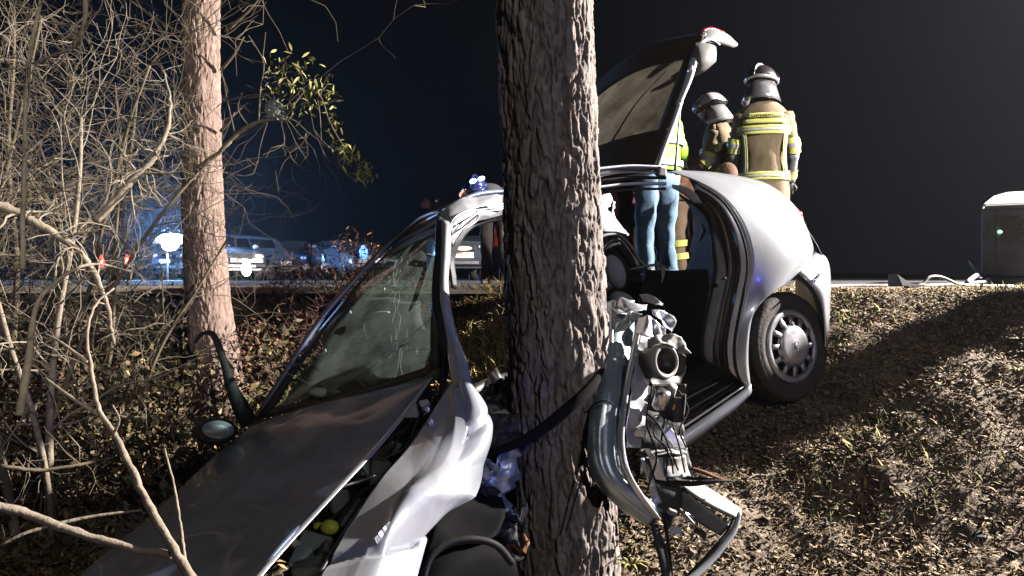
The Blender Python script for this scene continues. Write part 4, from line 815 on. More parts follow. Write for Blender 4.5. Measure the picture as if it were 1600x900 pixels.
# speaker
sc = Wp((1032, 565, 2.93)); sa = (.55, -.80, .10)
MB().lathe([(.050, .03), (.058, .036), (.066, .030), (.070, .012), (.066, -.01), (.060, -.05), (.052, -.055)], sc, sa, 40).build('speaker_ring', M['ringp'], D)
MB().lathe([(.052, .026), (.030, .0), (.014, -.006), (.0, .004)], sc, sa, 32).build('speaker_cone', M['black'], D)
sheet('speaker_mount', [[(1000, 548, 3.0), (1012, 590, 2.96), (1030, 612, 2.96)], [(1030, 535, 3.02), (1040, 570, 3.06), (1050, 606, 3.02)], [(1072, 555, 3.04), (1070, 580, 3.08), (1062, 600, 3.06)]], 18, 14, M['black'], D, cr_amp=.03, cr_f=12)
sheet('door_inner_panel', [[(1004, 600, 2.95), (1000, 660, 2.92), (1004, 720, 2.88), (1020, 760, 2.86), (1040, 830, 2.86)], [(1068, 600, 3.0), (1070, 660, 2.98), (1075, 700, 2.94), (1080, 740, 2.92), (1060, 800, 2.92)]], 40, 24, M['hide'], D, cr_amp=.05, cr_f=9, s=77)
# latch motor and bits
def bit(nm, u, v, Y, sz, m, R=(0, 0, 0), tp=.8): MB().box(Wp((u, v, Y)), sz, Euler(R), taper=tp).build(nm, M[m], D, smooth=False, bevel=.004)
MB().lathe([(0, .05), (.022, .05), (.028, .04), (.028, -.02), (.02, -.03), (0, -.03)], Wp((1032, 628, 2.86)), (.2, -.4, .9), 20).build('window_motor', M['steel'], D)
MB().lathe([(0, .03), (.018, .03), (.02, -.02), (0, -.03)], Wp((1048, 612, 2.88)), (.1, -.6, .7), 18).build('window_motor', M['trimw'], D)
bit('latch_housing', 1058, 640, 2.87, (.050, .04, .09), 'hide', (.1, .1, .4)); bit('latch_edge', 1067, 636, 2.86, (.006, .03, .10), 'trimw', (.1, .06, .3)); bit('latch_spring', 1053, 636, 2.84, (.010, .01, .024), 'gold', (.2, .2, .1))
bit('latch_housing', 1035, 655, 2.86, (.04, .04, .03), 'black', (.5, .3, .2)); bit('bracket', 1008, 640, 2.86, (.03, .01, .05), 'crush', (.3, .2, .6)); bit('bracket', 1012, 622, 2.85, (.02, .01, .03), 'trimw', (.3, .5, .6))
bit('bracket', 1000, 676, 2.82, (.05, .02, .03), 'crush', (.3, .2, .2)); bit('bracket', 1042, 680, 2.84, (.03, .02, .02), 'trimw', (.1, .7, .2)); bit('bracket', 1060, 690, 2.86, (.03, .02, .05), 'crush', (.5, .2, .2))
for i, cv in enumerate((
    ([(1000, 700, 2.80), (1030, 702, 2.80), (1066, 702, 2.84)], [(1000, 706, 2.79), (1032, 710, 2.78), (1072, 708, 2.84)]),
    ([(1020, 650, 2.84), (1036, 680, 2.82), (1050, 700, 2.82)], [(1030, 648, 2.84), (1052, 676, 2.84), (1072, 702, 2.86)]),
    ([(1008, 714, 2.80), (1045, 716, 2.80), (1072, 712, 2.85)], [(1014, 742, 2.79), (1046, 746, 2.80), (1080, 746, 2.86)]),
    ([(1000, 716, 2.80), (1008, 740, 2.80), (1022, 790, 2.80)], [(1012, 716, 2.82), (1020, 745, 2.80), (1032, 785, 2.82)]),
    ([(1006, 700, 2.78), (1014, 716, 2.78), (1024, 748, 2.79)], [(1014, 700, 2.78), (1030, 722, 2.78), (1040, 750, 2.8)]))):
    G = loftg(cv, 30, 12); G = crumple(G, .018, 14, 80 + i); MB().grid(G).build('door_brace', M[('trimw', 'crush', 'trimw', 'crushb', 'crush')[i]], D, solid=.004)
for i, pth in enumerate((
    [(1040, 655, 2.82), (1034, 690, 2.78), (1048, 715, 2.77), (1052, 740, 2.78)], [(1050, 660, 2.82), (1062, 700, 2.79), (1070, 738, 2.82)], [(1030, 650, 2.82), (1022, 680, 2.78), (1042, 700, 2.77), (1040, 745, 2.79)],
    [(1010, 645, 2.82), (1030, 665, 2.80), (1046, 700, 2.78), (1060, 735, 2.80)], [(920, 640, 2.80), (936, 628, 2.74), (950, 626, 2.74), (958, 634, 2.76)], [(1020, 600, 2.85), (1010, 660, 2.80), (1026, 712, 2.77), (1010, 770, 2.78)], [(1060, 610, 2.85), (1075, 640, 2.86), (1062, 672, 2.82), (1072, 700, 2.82)], [(925, 640, 2.84), (922, 700, 2.76), (905, 760, 2.74), (885, 830, 2.75)])):
    bar('loose_wire', pth, .0035, M['rubber'], D, n=5)
bar('loose_cable', [(1080, 732, 2.84), (1100, 738, 2.84), (1120, 746, 2.86), (1138, 752, 2.88)], [.007, .008, .006, .004], M['rust'], D)
bar('torn_moulding', [(1040, 752, 2.86), (1080, 756, 2.84), (1120, 752, 2.84), (1148, 752, 2.86)], [.010, .010, .008, .003], M['rubber'], D)
bar('torn_moulding', [(1065, 745, 2.86), (1090, 748, 2.84), (1118, 748, 2.86)], [.008, .006, .002], M['rubber'], D)
# lower end: pale pocket, trim arc and dark post
sheet('door_pocket', [[(1062, 762, 2.90), (1100, 788, 2.84), (1148, 812, 2.80)], [(1096, 760, 2.94), (1125, 778, 2.90), (1158, 800, 2.84)]], 16, 8, M['trimw'], D, solid=.012)
sheet('door_pocket_opening', [[(1092, 772, 2.885), (1118, 788, 2.855), (1142, 804, 2.82)], [(1102, 772, 2.90), (1124, 785, 2.87), (1148, 800, 2.835)]], 10, 4, M['rubber'], D, solid=.004)
sheet('door_pocket_side', [[(1062, 764, 2.90), (1098, 790, 2.84), (1140, 822, 2.80)], [(1050, 790, 2.92), (1088, 815, 2.86), (1126, 838, 2.82)]], 14, 6, M['alu'], D, solid=.006)
bar('trim_strip', [(1156, 800, 2.80), (1148, 826, 2.76), (1130, 852, 2.72), (1108, 878, 2.68), (1082, 902, 2.64), (1050, 925, 2.6)], [.008, .013, .014, .014, .014, .014], M['paint'], D, flat=.5)
bar('trim_strip', [(1148, 806, 2.81), (1136, 832, 2.77), (1114, 858, 2.73), (1090, 884, 2.69), (1066, 908, 2.65)], [.006, .008, .008, .008, .008], M['hide'], D, flat=.5)
bar('torn_post', [(1022, 820, 2.80), (1032, 855, 2.76), (1040, 890, 2.72), (1048, 930, 2.7)], [.016, .020, .020, .020], M['hide'], D, flat=.5)
bar('torn_post', [(1036, 800, 2.82), (1044, 850, 2.80), (1050, 905, 2.74)], [.008, .006, .006], M['rubber'], D)
bit('white_tag', 1056, 829, 2.80, (.045, .004, .026), 'white', (0, .15, .1), 1); bit('door_clip', 1075, 806, 2.82, (.05, .02, .02), 'crush', (.3, .5, .2)); bit('door_clip', 1050, 800, 2.82, (.04, .02, .02), 'alu', (.3, .4, .2)); bit('door_clip', 1095, 832, 2.82, (.05, .03, .02), 'hide', (.3, .6, .2))
bar('door_stay', [(1062, 795, 2.83), (1078, 812, 2.80), (1092, 826, 2.79)], [.004, .006, .003], M['trimw'], D)
# ------------------------------------------------------------------ people
def Rx(a): return np.array([[1, 0, 0], [0, math.cos(a), -math.sin(a)], [0, math.sin(a), math.cos(a)]])
TOR = [(.62, .215, .165, .0), (.80, .215, .16, .0), (.98, .195, .145, .0), (1.12, .20, .145, .0), (1.28, .225, .15, .0), (1.38, .222, .135, .01), (1.44, .20, .115, .012), (1.495, .125, .09, .012), (1.53, .065, .068, .01)]
def person(label, loc, rz, s=1.0, lean=0, coat='darkcloth', pants='darkcloth', hem=.80, arms=None, legs=None, sleeve=None, hands='skin', head='hair', headturn=(0, 0), coat_name='jacket', bands=None, group=None, sleeves=True, puff=1.0, under=None, shoes='boot'):
    root = empty('person', loc, rz, label=label, cat='person', group=group); root.scale = (s, s, s)
    L = dict(parent=root, local=True); pv = np.array((0, 0, .92)); Rl = Rx(lean)
    def U(p): p = np.asarray(p, float); return (p - pv) @ Rl.T + pv          # upper body lean about the hips
    sh = {k: U((sx_ * .160, .01, 1.40)) for k, sx_ in (('r', -1), ('l', 1))}
    arms = arms or {}
    A = {}
    for k, sx_ in (('r', -1), ('l', 1)):
        el, wr = arms.get(k, (U((sx_ * .22, .03, 1.12)), U((sx_ * .22, -.05, .87))))
        A[k] = (sh[k], np.array(el), np.array(wr))
    legs = legs or {'r': ((-.10, 0, .90), (-.11, -.02, .48), (-.12, .02, .09)), 'l': ((.10, 0, .90), (.11, -.02, .48), (.12, .02, .09))}
    # body: one continuous skinned figure
    V = [pv, U((0, .01, 1.15)), U((0, .01, 1.38)), U((0, .0, 1.50)), U((0, -.01, 1.58)), U((0, -.02, 1.66))]; rad = [(.13, .10), (.12, .09), (.11, .085), (.052, .055), (.06, .065), (.07, .08)]
    E = [(0, 1), (1, 2), (2, 3), (3, 4), (4, 5)]
    for k in 'rl':
        a = len(V); V += [A[k][0], A[k][1], A[k][2]]; rad += [(.055, .055), (.040, .040), (.026, .03)]; E += [(2, a), (a, a + 1), (a + 1, a + 2)]
        a = len(V); V += [np.array(q) for q in legs[k]]; rad += [(.08, .08), (.055, .055), (.038, .038)]; E += [(0, a), (a, a + 1), (a + 1, a + 2)]
    me = bpy.data.meshes.new('body'); me.from_pydata([tuple(v) for v in V], E, []); me.materials.append(M['skin'])
    bo = bpy.data.objects.new('body', me); COL.objects.link(bo); bo.parent = root
    sk = bo.modifiers.new('skin', 'SKIN'); sk.use_smooth_shade = True
    for i, sv in enumerate(me.skin_vertices[0].data): sv.radius = rad[i]
    me.skin_vertices[0].data[0].use_root = True
    sb = bo.modifiers.new('sub', 'SUBSURF'); sb.levels = 1; sb.render_levels = 1
    # torso clothing
    Z = np.array([t[0] for t in TOR]); 
    def surf(th, z, o=0.0):
        rx_ = np.interp(z, Z, [t[1] for t in TOR]) * puff + o; ry_ = np.interp(z, Z, [t[2] for t in TOR]) * puff + o; yo = np.interp(z, Z, [t[3] for t in TOR])
        cx, sy = math.cos(th), math.sin(th); e_ = .82
        p = np.array((rx_ * abs(cx) ** e_ * (1 if cx > 0 else -1), ry_ * abs(sy) ** e_ * (1 if sy > 0 else -1) + yo, z))
        return U(p) if z > .92 else p
    def patchg(t0, t1, z0, z1, nt, nz, o): return np.array([[surf(t, z, o) for z in np.linspace(z0, z1, nz)] for t in np.linspace(t0, t1, nt)])
    def wr_(G, amp, s_): return crumple(G, amp, 7, s_, sharp=False)
    G = patchg(0, 2 * math.pi, hem, 1.53, 41, 26, 0); seed = int(abs(loc[0] * 100)) + 7
    Gc = wr_(G, .035, seed); Gc[-1] = Gc[0]
    MB().grid(Gc).build(coat_name, M[coat], solid=.006, wob=.020, wf=8, **L)
    if sleeves:
        for k in 'rl':
            a, b, c = A[k]; P = cr([a + (0, 0, -.0), (a + b) / 2, b, (b + c) / 2, c], 17); R = np.interp(np.linspace(0, 1, 17), [0, .2, .5, .8, 1], [.076, .068, .058, .052, .048]) * (1 + .06 * np.sin(np.arange(17) * 2.1))
            MB().tube(P[:10] if sleeve else P, R[:10] if sleeve else R, 14).build('sleeve', M[coat], wob=.016, wf=11, **L)
            if sleeve: MB().tube(P[9:], R[9:] * .93, 14).build('lower_sleeve', M[sleeve], **L)
            if bands and bands.get('arm'):
                i = 8; MB().tube(P[i - 2:i + 2], R[i - 2:i + 2] + .006, 14, cap=False).build('sleeve_band', M['refl'], **L); MB().tube(P[i - 1:i + 1], R[i - 1:i + 1] + .009, 14, cap=False).build('sleeve_band', M['reflg'], **L)
            if bands and bands.get('cuff'):
                MB().tube(P[13:16], R[13:16] + .006, 14, cap=False).build('sleeve_band', M['refl'], **L)
    for (t0, t1, z0, z1, mm) in (bands or {}).get('body', []):
        nt = max(4, int(abs(t1 - t0) * 7) + 2); nz = max(3, int(abs(z1 - z0) * 26))
        MB().grid(patchg(t0, t1, z0, z1, nt, nz, .020 if mm == 'refl' else .024)).build('reflective_band', M[mm], solid=.003, **L)
    # trousers, boots
    tr = MB()
    for k in 'rl':
        h, kn, an = [np.array(q) for q in legs[k]]; P = cr([h + (0, 0, .04), h * .6 + kn * .4, kn, kn * .4 + an * .6, an + (0, 0, .0)], 31)
        R = np.interp(np.linspace(0, 1, 31), [0, .3, .55, .8, 1], [.105, .093, .075, .070, .074]) * (1 + .05 * np.sin(np.arange(31) * 1.1 + 1)); tr.tube(P, R, 22)
        if bands and bands.get('leg'):
            for i0 in (18, 22): MB().tube(P[i0:i0 + 3], R[i0:i0 + 3] + .016, 20, cap=False).build('trouser_band', M['refl'], **L)
    tr.ell((0, 0, .92), (.17, .125, .12), 16, 10); tr.build('trousers', M[pants], wob=.020, wf=9, **L)
    for k in 'rl':
        an = np.array(legs[k][2]); G = MB(); G.ell(an + (0, -.055, -.05), (.052, .14, .045), 14, 8); G.tube([an + (0, .01, .09), an + (0, .005, -.02)], [.058, .055], 12); G.build('shoe', M[shoes], **L)
    # hands with five fingers
    for k in 'rl':
        a, b, c = A[k]; d = (c - b) / np.linalg.norm(c - b); sd = np.cross(d, (0, 1, 0.2)); sd /= np.linalg.norm(sd) + 1e-9; pn = np.cross(d, sd)
        H = MB(); H.tube([c - d * .01, c + d * .04, c + d * .085], [.026, .040, .036], 10, flat=.5, up=pn)
        for i, o_ in enumerate((-.030, -.010, .010, .028)):
            f0 = c + d * .08 + sd * o_; ln = (.062, .074, .070, .055)[i]; H.tube([f0, f0 + d * ln * .5 + pn * .006, f0 + d * ln * .85 + pn * .028, f0 + d * ln * .8 + pn * .045], [.0095, .009, .008, .006], 7)
        t0 = c + d * .03 - sd * .034; H.tube([t0, t0 + d * .03 - sd * .022, t0 + d * .06 - sd * .02 + pn * .01], [.012, .011, .008], 7)
        H.build('hand', M[hands], **L)
    # head
    hc = U((0, -.02, 1.655)); ht = Euler((headturn[0], 0, headturn[1])).to_matrix(); Hm = Rl @ np.array(ht)
    if lean > .7: Hm = Rx(lean * .55) @ np.array(ht)
    def HP(p): return np.asarray(p) @ Hm.T + hc
    def hs(G):
        x, y, z = G[..., 0], G[..., 1], G[..., 2]
        jaw = 1 - .30 * np.clip(-z - .1, 0, 1); nose = np.exp(-((x / .16) ** 2) - ((z + .12) / .20) ** 2) * (y < 0) * .20
        brow = np.exp(-((z - .12) / .10) ** 2) * (y < -.5) * .03; eye = -np.exp(-(((np.abs(x) - .38) / .16) ** 2) - ((z - .0) / .12) ** 2) * (y < 0) * .07
        return np.dstack([x * jaw, y - nose - brow - eye, z])
    hm = MB(); hm.ell((0, 0, 0), (.076, .098, .118), 28, 20, shape=hs)
    for sx_ in (-1, 1): hm.ell((sx_ * .078, .008, -.01), (.012, .02, .032), 8, 6)
    hm.tube([(-.024, -.091, -.058), (0, -.097, -.060), (.024, -.091, -.058)], [.003, .007, .003], 6)
    hm.v = [HP(v) for v in hm.v]; ho = hm.build('head', M['skin'], **L); WLOC[ho.name] = WLOC[ho.name]
    for sx_ in (-1, 1):
        e1 = MB(); e1.ell((sx_ * .030, -.083, .005), (.012, .010, .008), 8, 6); e1.v = [HP(v) for v in e1.v]; e1.build('eye', M['black'], **L)
    def hpart(mb, nm, m, **k): mb.v = [HP(v) for v in mb.v]; return mb.build(nm, M[m], **L, **k)
    if head == 'hair' or head is None:
        hr = MB(); hr.ell((0, .014, .030), (.088, .106, .112), 26, 16, shape=lambda G: np.dstack([G[..., 0], np.where(G[..., 2] < .2, np.maximum(G[..., 1], -.15), G[..., 1]), np.maximum(G[..., 2], -.75 + .7 * (G[..., 1] < -.1))])); hpart(hr, 'hair', 'hair')
    else:
        hc_, hb_ = head
        h1 = MB(); h1.ell((0, .012, .035), (.118, .145, .125), 30, 14, z0=-8, shape=lambda G: G * np.array([1, 1, 1.0])); hpart(h1, 'helmet', hc_, solid=.006)
        h2 = MB(); h2.lathe([(.120, -.012), (.132, -.006), (.132, .010), (.121, .016)], (0, .012, .03), (0, 0, 1), 36); h2.v = [v * np.array([1, 1.22, 1]) for v in h2.v]; hpart(h2, 'helmet_rim', hb_)
        h3 = MB(); h3.grid(np.array([[((.128 + o_) * math.cos(t), (.160 + o_) * math.sin(t) + .012, z) for z, o_ in ((.10, -.012), (.06, .004), (.045, .004), (.03, -.002))] for t in np.linspace(-2.6, -.54, 16)])); hpart(h3, 'visor', {'helmb': 'helmb', 'helmd': 'helmk'}.get(hc_, 'helmg'), solid=.003)
        h4 = MB(); h4.grid(np.array([[((.105 + .045 * w) * math.cos(t), (.125 + .055 * w) * math.sin(t) + .012, .01 - .160 * w) for w in (0, .35, .7, 1)] for t in np.linspace(-.35, math.pi + .35, 22)])); hpart(h4, 'neck_guard', {'helmb': 'helmb', 'helmd': 'helmk'}.get(hc_, 'helmg'), solid=.004)
        h5 = MB(); h5.tube([(0, -.132, .06), (0, -.09, .13), (0, .01, .166), (0, .11, .13), (0, .155, .05)], [.010, .013, .014, .013, .010], 8, smooth=5, flat=.5, up=(1, 0, 0)); hpart(h5, 'helmet_ridge', hb_)
        for sx_ in (-1, 1):
            h6 = MB(); h6.tube([(sx_ * .112, .03, .02), (sx_ * .112, .03, .045), (sx_ * .10, .10, .05)], [.016, .018, .008], 8, smooth=3); hpart(h6, 'helmet_fitting', hb_)
            h7 = MB(); h7.tube([(sx_ * .105, .02, .02), (sx_ * .085, -.02, -.06), (sx_ * .035, -.075, -.115)], .006, 6, smooth=3); hpart(h7, 'chin_strap', 'black')
    return root, U, surf

H2 = math.pi / 2
ffb = lambda: dict(arm=True, cuff=True, leg=True, body=[(0, 2 * math.pi, 1.225, 1.25, 'refl'), (0, 2 * math.pi, 1.270, 1.295, 'refl'), (0, 2 * math.pi, 1.25, 1.27, 'reflg'), (0, 2 * math.pi, .865, .885, 'refl'), (0, 2 * math.pi, .905, .925, 'refl'), (0, 2 * math.pi, .885, .905, 'reflg'),
    (H2 - .90, H2 - .82, .925, 1.225, 'refl'), (H2 - .74, H2 - .66, .925, 1.225, 'refl'), (H2 - .82, H2 - .74, .925, 1.225, 'reflg'), (H2 + .82, H2 + .90, .925, 1.225, 'refl'), (H2 + .66, H2 + .74, .925, 1.225, 'refl'), (H2 + .74, H2 + .82, .925, 1.225, 'reflg'),
    (H2 - .75, H2 + .75, 1.310, 1.345, 'refl'), (H2 - .60, H2 + .60, 1.355, 1.392, 'refl')])
GRP = 'rescuers gathered behind the wreck'
f1, U1, S1 = person('firefighter with dark and silver helmet and brown coat seen from behind, tallest of the group', (2.14, 6.55, 0), math.pi - .18, 1.055, .03, 'coat', 'coatd', .70,
    puff=.90, arms={'l': ((.225, .0, 1.13), (.225, -.10, .88)), 'r': ((-.225, .02, 1.12), (-.225, -.12, .88))}, sleeve='sleeve', hands='glove', head=('helmd', 'helmg'), headturn=(.05, -.55), coat_name='turnout_coat', bands=ffb(), group=GRP)
fc = bpy.data.curves.new('coat_lettering', 'FONT'); fc.body = 'BOMBEROS'; fc.size = .044; fc.align_x = 'CENTER'; fc.extrude = .001
to = bpy.data.objects.new('tmp', fc); COL.objects.link(to); dg = bpy.context.evaluated_depsgraph_get(); tm = bpy.data.meshes.new_from_object(to.evaluated_get(dg)); bpy.data.objects.remove(to)
tv = np.array([v.co[:] for v in tm.vertices]); NV = []
for x_, y_, z_ in tv:
    th_ = H2 + math.copysign(abs(x_ * 1.22) ** 1.0 / .20, -x_) * 1.0; NV.append(S1(H2 + (x_ * -1) / .215, 1.360 + y_ * .85, .032 + z_))
NV = np.array(NV); cc = (NV.max(0) + NV.min(0)) / 2
for v, p in zip(tm.vertices, NV - cc): v.co = p
tm.materials.clear(); tm.materials.append(M['coatd']); lo = bpy.data.objects.new('coat_lettering', tm); COL.objects.link(lo); lo.parent = f1; lo.location = cc
person('firefighter with white helmet facing left beside the taller firefighter', (1.93, 6.95, 0), -H2 - .35, .985, .16, 'coat', 'coatd', .72,
    arms={'l': ((.24, -.16, 1.12), (.12, -.38, 1.16)), 'r': ((-.26, -.12, 1.12), (-.14, -.40, 1.12))}, hands='skin', head=('helmw', 'helmd'), headturn=(.12, .1), coat_name='turnout_coat', bands=ffb(), group=GRP)
person('firefighter stooping beside the person in the green vest, legs seen through car', (1.40, 6.75, 0), -H2 + .4, .97, .62, 'rust', 'coatd', .78,
    arms={'l': ((.25, -.45, 1.05), (.10, -.66, 1.22)), 'r': ((-.25, -.45, 1.0), (-.1, -.66, .95))}, head='hair', coat_name='turnout_coat', bands=dict(leg=True), group=GRP)
person('brown haired person crouching in a rust coloured jacket right behind the car', (1.52, 5.62, -.50), math.pi - .35, .97, .80, 'rust', 'browncloth', .80,
    arms={'l': ((.24, -.42, 1.0), (.12, -.55, .82)), 'r': ((-.24, -.42, 1.0), (-.12, -.55, .82))}, headturn=(0, .5), group=GRP,
    legs={'r': ((-.10, 0, .90), (-.14, -.36, .80), (-.12, -.06, .49)), 'l': ((.10, 0, .90), (.14, -.36, .80), (.12, -.06, .49))})
person('person in blue jeans and lime green safety vest standing behind the open tailgate', (1.20, 6.35, 0), math.pi + .5, 1.0, .04, 'hivis', 'jeans', .96,
    arms={'l': ((.30, -.08, 1.15), (.20, -.32, 1.25)), 'r': ((-.28, -.02, 1.13), (-.20, -.26, 1.05))}, coat_name='safety_vest', sleeve='darkcloth', bands=dict(body=[(0, 2 * math.pi, 1.00, 1.05, 'reflg'), (0, 2 * math.pi, 1.18, 1.22, 'reflg')]), group=GRP)
person('stooping person in a maroon jacket seen through the rear door opening beside the white airbag', (1.02, 6.9, 0), -.3, .95, .55, 'maroon', 'browncloth', .60,
    arms={'l': ((.28, -.25, 1.05), (.22, -.45, .85)), 'r': ((-.26, -.25, 1.05), (-.2, -.42, .85))}, group=GRP)
f7, U7, S7 = person('crouched person with blue lit navy helmet leaning over the crushed roof', (-.18, 8.55, 0), -.30, .93, 1.34, 'darkcloth', 'browncloth', .85,
    arms={'r': ((-.42, -.45, .95), (-.56, -.66, .93)), 'l': ((.12, -.60, .95), (-.04, -.82, 1.0))}, head=('helmb', 'helmb'), headturn=(-.2, 0), hands='skin', group=GRP)
for u in (739, 752):
    MB().ell(Wp((u, 283 - (u - 739) * .3, 7.50)), (.040, .02, .024), R=Euler((0, -.25, 0))).build('helmet_light', M['beaconw'], f7, local=True)
    o = bpy.data.objects[[q.name for q in f7.children if q.name.startswith('helmet_light')][-1]]
    o.location = f7.matrix_basis.inverted() @ Vector(WLOC[o.name]) if False else Vector(o.location)
bpy.context.view_layer.update()
for q in f7.children:
    if q.name.startswith('helmet_light'): q.location = f7.matrix_world.inverted() @ WLOC[q.name]
person('person in a long red jacket and pale jeans far behind, left of the thick pine', (-.10, 11.2, 0), 2.6, .80, 0, 'redcloth', 'paleblue', .66, puff=1.05, sleeve='skin', shoes='glove', group=GRP,
    legs={'r': ((-.08, 0, .90), (-.075, -.02, .48), (-.07, .02, .09)), 'l': ((.06, 0, .90), (.05, -.03, .48), (.05, -.02, .09))})

# ------------------------------------------------------------------ far vehicles
def far_car(label, loc, rz, body='carsil', kind='saloon', front=True, lights='hldim', wide=1.70, H=1.42, Lg=4.1, one=False, beam=None):
    root = empty('parked_car', loc, rz, label=label, cat='car', group='vehicles stopped on the far side of the road'); L = dict(parent=root, local=True); w = wide / 2
    tall = kind in ('suv', 'van', 'estate'); hd = .92 if not tall else 1.0
    if kind == 'van': st = [(0, .62, .30), (.05, .80, .60), (.55, 1.02, 1.02), (1.15, 1.12, H - .06), (1.6, 1.12, H), (3.2, 1.12, H), (Lg - .1, 1.1, H - .03), (Lg, 1.0, 1.0)]
    elif tall: st = [(0, .66, .30), (.08, .84, .84), (.95, hd, hd), (1.55, hd + .03, H - .03), (2.0, hd + .03, H), (3.4, hd + .03, H), (Lg - .25, hd + .03, H - .06), (Lg, hd - .02, hd - .02)]
    else: st = [(0, .60, .30), (.10, .74, .74), (1.05, hd - .03, hd - .03), (1.75, hd, H - .04), (2.1, hd, H), (2.9, hd, H - .01), (3.55, hd, hd + .02), (Lg, .86, .86)]
    G = []
    for i, (y, zb, zr) in enumerate(st):
        ww = w * (.86 if i == 0 else .95 if i == 1 else 1 if i < len(st) - 1 else .9); hi = zr > zb + .05; wr = w * .74 if hi else ww * .86
        zz = zr if hi else zb + .02
        G.append([(-ww * .9, y, .28), (-ww, y, .38), (-ww, y, (zb + .3) / 2), (-ww * .97, y, zb), (-wr, y, zz - .04 if hi else zz - .02), (-wr * .86, y, zz), (0, y, zz + .02), (wr * .86, y, zz), (wr, y, zz - .04 if hi else zz - .02), (ww * .97, y, zb), (ww, y, (zb + .3) / 2), (ww, y, .38), (ww * .9, y, .28)])
    G = np.array(G); mb = MB(); mb.grid(G); n = len(st); mb.f.append(tuple(range(13))); mb.f.append(tuple((n - 1) * 13 + i for i in range(13))[::-1]); mb.mi += [0, 0]
    mb.build('body', M[body], crease=35, **L)
    k = 2 if kind != 'van' else 2
    A_, B_ = G[k], G[k + 1]
    mb = MB(); a0 = A_[4] * .06 + B_[4] * .94; a1 = A_[8] * .06 + B_[8] * .94; b0 = A_[3] * .92 + B_[4] * .08; b1 = A_[9] * .92 + B_[8] * .08
    mb.grid(np.array([[b0 + (.08, -.02, .03), b1 + (-.08, -.02, .03)], [a0 + (.03, -.02, .02), a1 + (-.03, -.02, .02)]])); mb.build('windscreen', M['glassdk'], solid=.01, **L)
    mb = MB(); y0, y1 = st[-3][0], st[-1][0] if kind != 'saloon' else st[-2][0]
    mb.grid(np.array([[(-w * .75, y1 - .02 if tall else y1, hd + .1), (w * .75, y1 - .02 if tall else y1, hd + .1)], [(-w * .62, (y0 + y1) / 2 if not tall else st[-2][0] + .08, H - .14), (w * .62, (y0 + y1) / 2 if not tall else st[-2][0] + .08, H - .14)]])); mb.build('rear_window', M['glassdk'], solid=.03, **L)
    for sx_ in (-1, 1):
        x0, x1 = sx_ * (w * .985), sx_ * (w * .80); zs = hd + .06
        for ya, yb in ((st[3][0] - .15, (st[3][0] + st[-3][0]) / 2 - .05), ((st[3][0] + st[-3][0]) / 2 + .02, st[-3][0] + .1)):
            MB().grid(np.array([[(x0, ya - .25 if ya < 2 else ya, zs), (x0, yb, zs)], [(x1, ya + .1 if ya < 2 else ya, H - .12), (x1, yb, H - .12)]])).build('side_window', M['glassdk'], solid=.02, **L)
        for y in (.78, Lg - .85):
            MB().lathe([(0, .0), (.17, .0), (.20, .02), (.29, .03), (.31, .0), (.31, -.18), (0, -.18)], (sx_ * (w - .02), y, .31), (sx_, 0, 0), 24).build('wheel', M['tyre'], **L)
        MB().ell((sx_ * (w + .07), st[3][0] - .45, hd + .08), (.09, .05, .07)).build('wing_mirror', M[body], **L)
        if not (one and sx_ > 0):
            MB().ell((sx_ * w * .72, .07, .66 if not tall else .72), (.14, .06, .08)).build('headlamp', M[lights], **L)
        MB().box((sx_ * w * .84, Lg - .01, .84), (.16, .06, .26)).build('tail_lamp', M['tl' if not front else 'tld'], bevel=.02, smooth=False, **L)
        if not front: MB().ell((sx_ * w * .84, Lg + .03, .84), (.17, .03, .30)).build('tail_lens', M['tl'], **L); MB().ell((sx_ * w * .84, Lg + .06, .80), (.07, .03, .15)).build('tail_bulb', M['tlc'], **L)
    MB().box((0, .01, .66 if not tall else .72), (w * .95, .05, .13)).build('grille', M['black'], smooth=False, bevel=.01, **L)
    MB().box((0, -.03, .42), (w * 1.86, .14, .16)).build('bumper', M['black' if body != 'cardk' else 'cardk'], smooth=False, bevel=.04, **L)
    MB().box((0, -.11, .56), (.48, .02, .12)).build('number_plate', M['plate' if front else 'white'], smooth=False, **L)
    MB().box((0, -.11, .40), (w * 1.1, .02, .06)).build('bumper_trim', M['steel'], smooth=False, **L)
    MB().box((0, Lg + .01, .45), (w * 1.8, .12, .22)).build('rear_bumper', M[body], smooth=False, bevel=.04, **L)
    MB().box((0, Lg + .03, .68), (.48, .02, .12)).build('number_plate', M['white'], smooth=False, **L)
    if kind == 'suv':
        for sx_ in (-1, 1): MB().ell((sx_ * w * .80, -.06, .43), (.13, .05, .10)).build('fog_lamp', M['hldim'], **L)
    return root
XY = lambda u, Y: ((u - 800) / FPX * Y, Y, .01)
far_car('pale blue off-road car with dark front and lit number plate right of the slender pine', XY(445, 26), .20, 'carblue', 'suv', True, 'hldim', 1.66, 1.40, 3.9)
far_car('low silver car with one blazing headlamp just right of the slender pine', XY(372, 21.5), .62, 'carsil', 'saloon', True, 'hlw', 1.65, 1.02, 3.9)
hlv = empty('headlamp_glare_lens', (0, 0, 0)); bpy.data.objects.remove(hlv)
cB = [o for o in COL.objects if o.get('label', '').startswith('low silver car')][0]
bpy.context.view_layer.update()
MB().ell(Wp((385, 420, 20.6)), (.14, .06, .20)).build('headlamp_beam_lens', M['hl'], cB, local=True)
for q in cB.children:
    if q.name.startswith('headlamp_beam'): q.location = cB.matrix_world.inverted() @ WLOC[q.name]; q.rotation_euler = (0, 0, -.62)
far_car('dark car with two glowing red tail lamps seen through the bare twigs at left', (-17.6, 40.0, .01), math.pi - .25, 'cardk', 'saloon', False, 'hldim', 1.70, 1.35, 4.1)
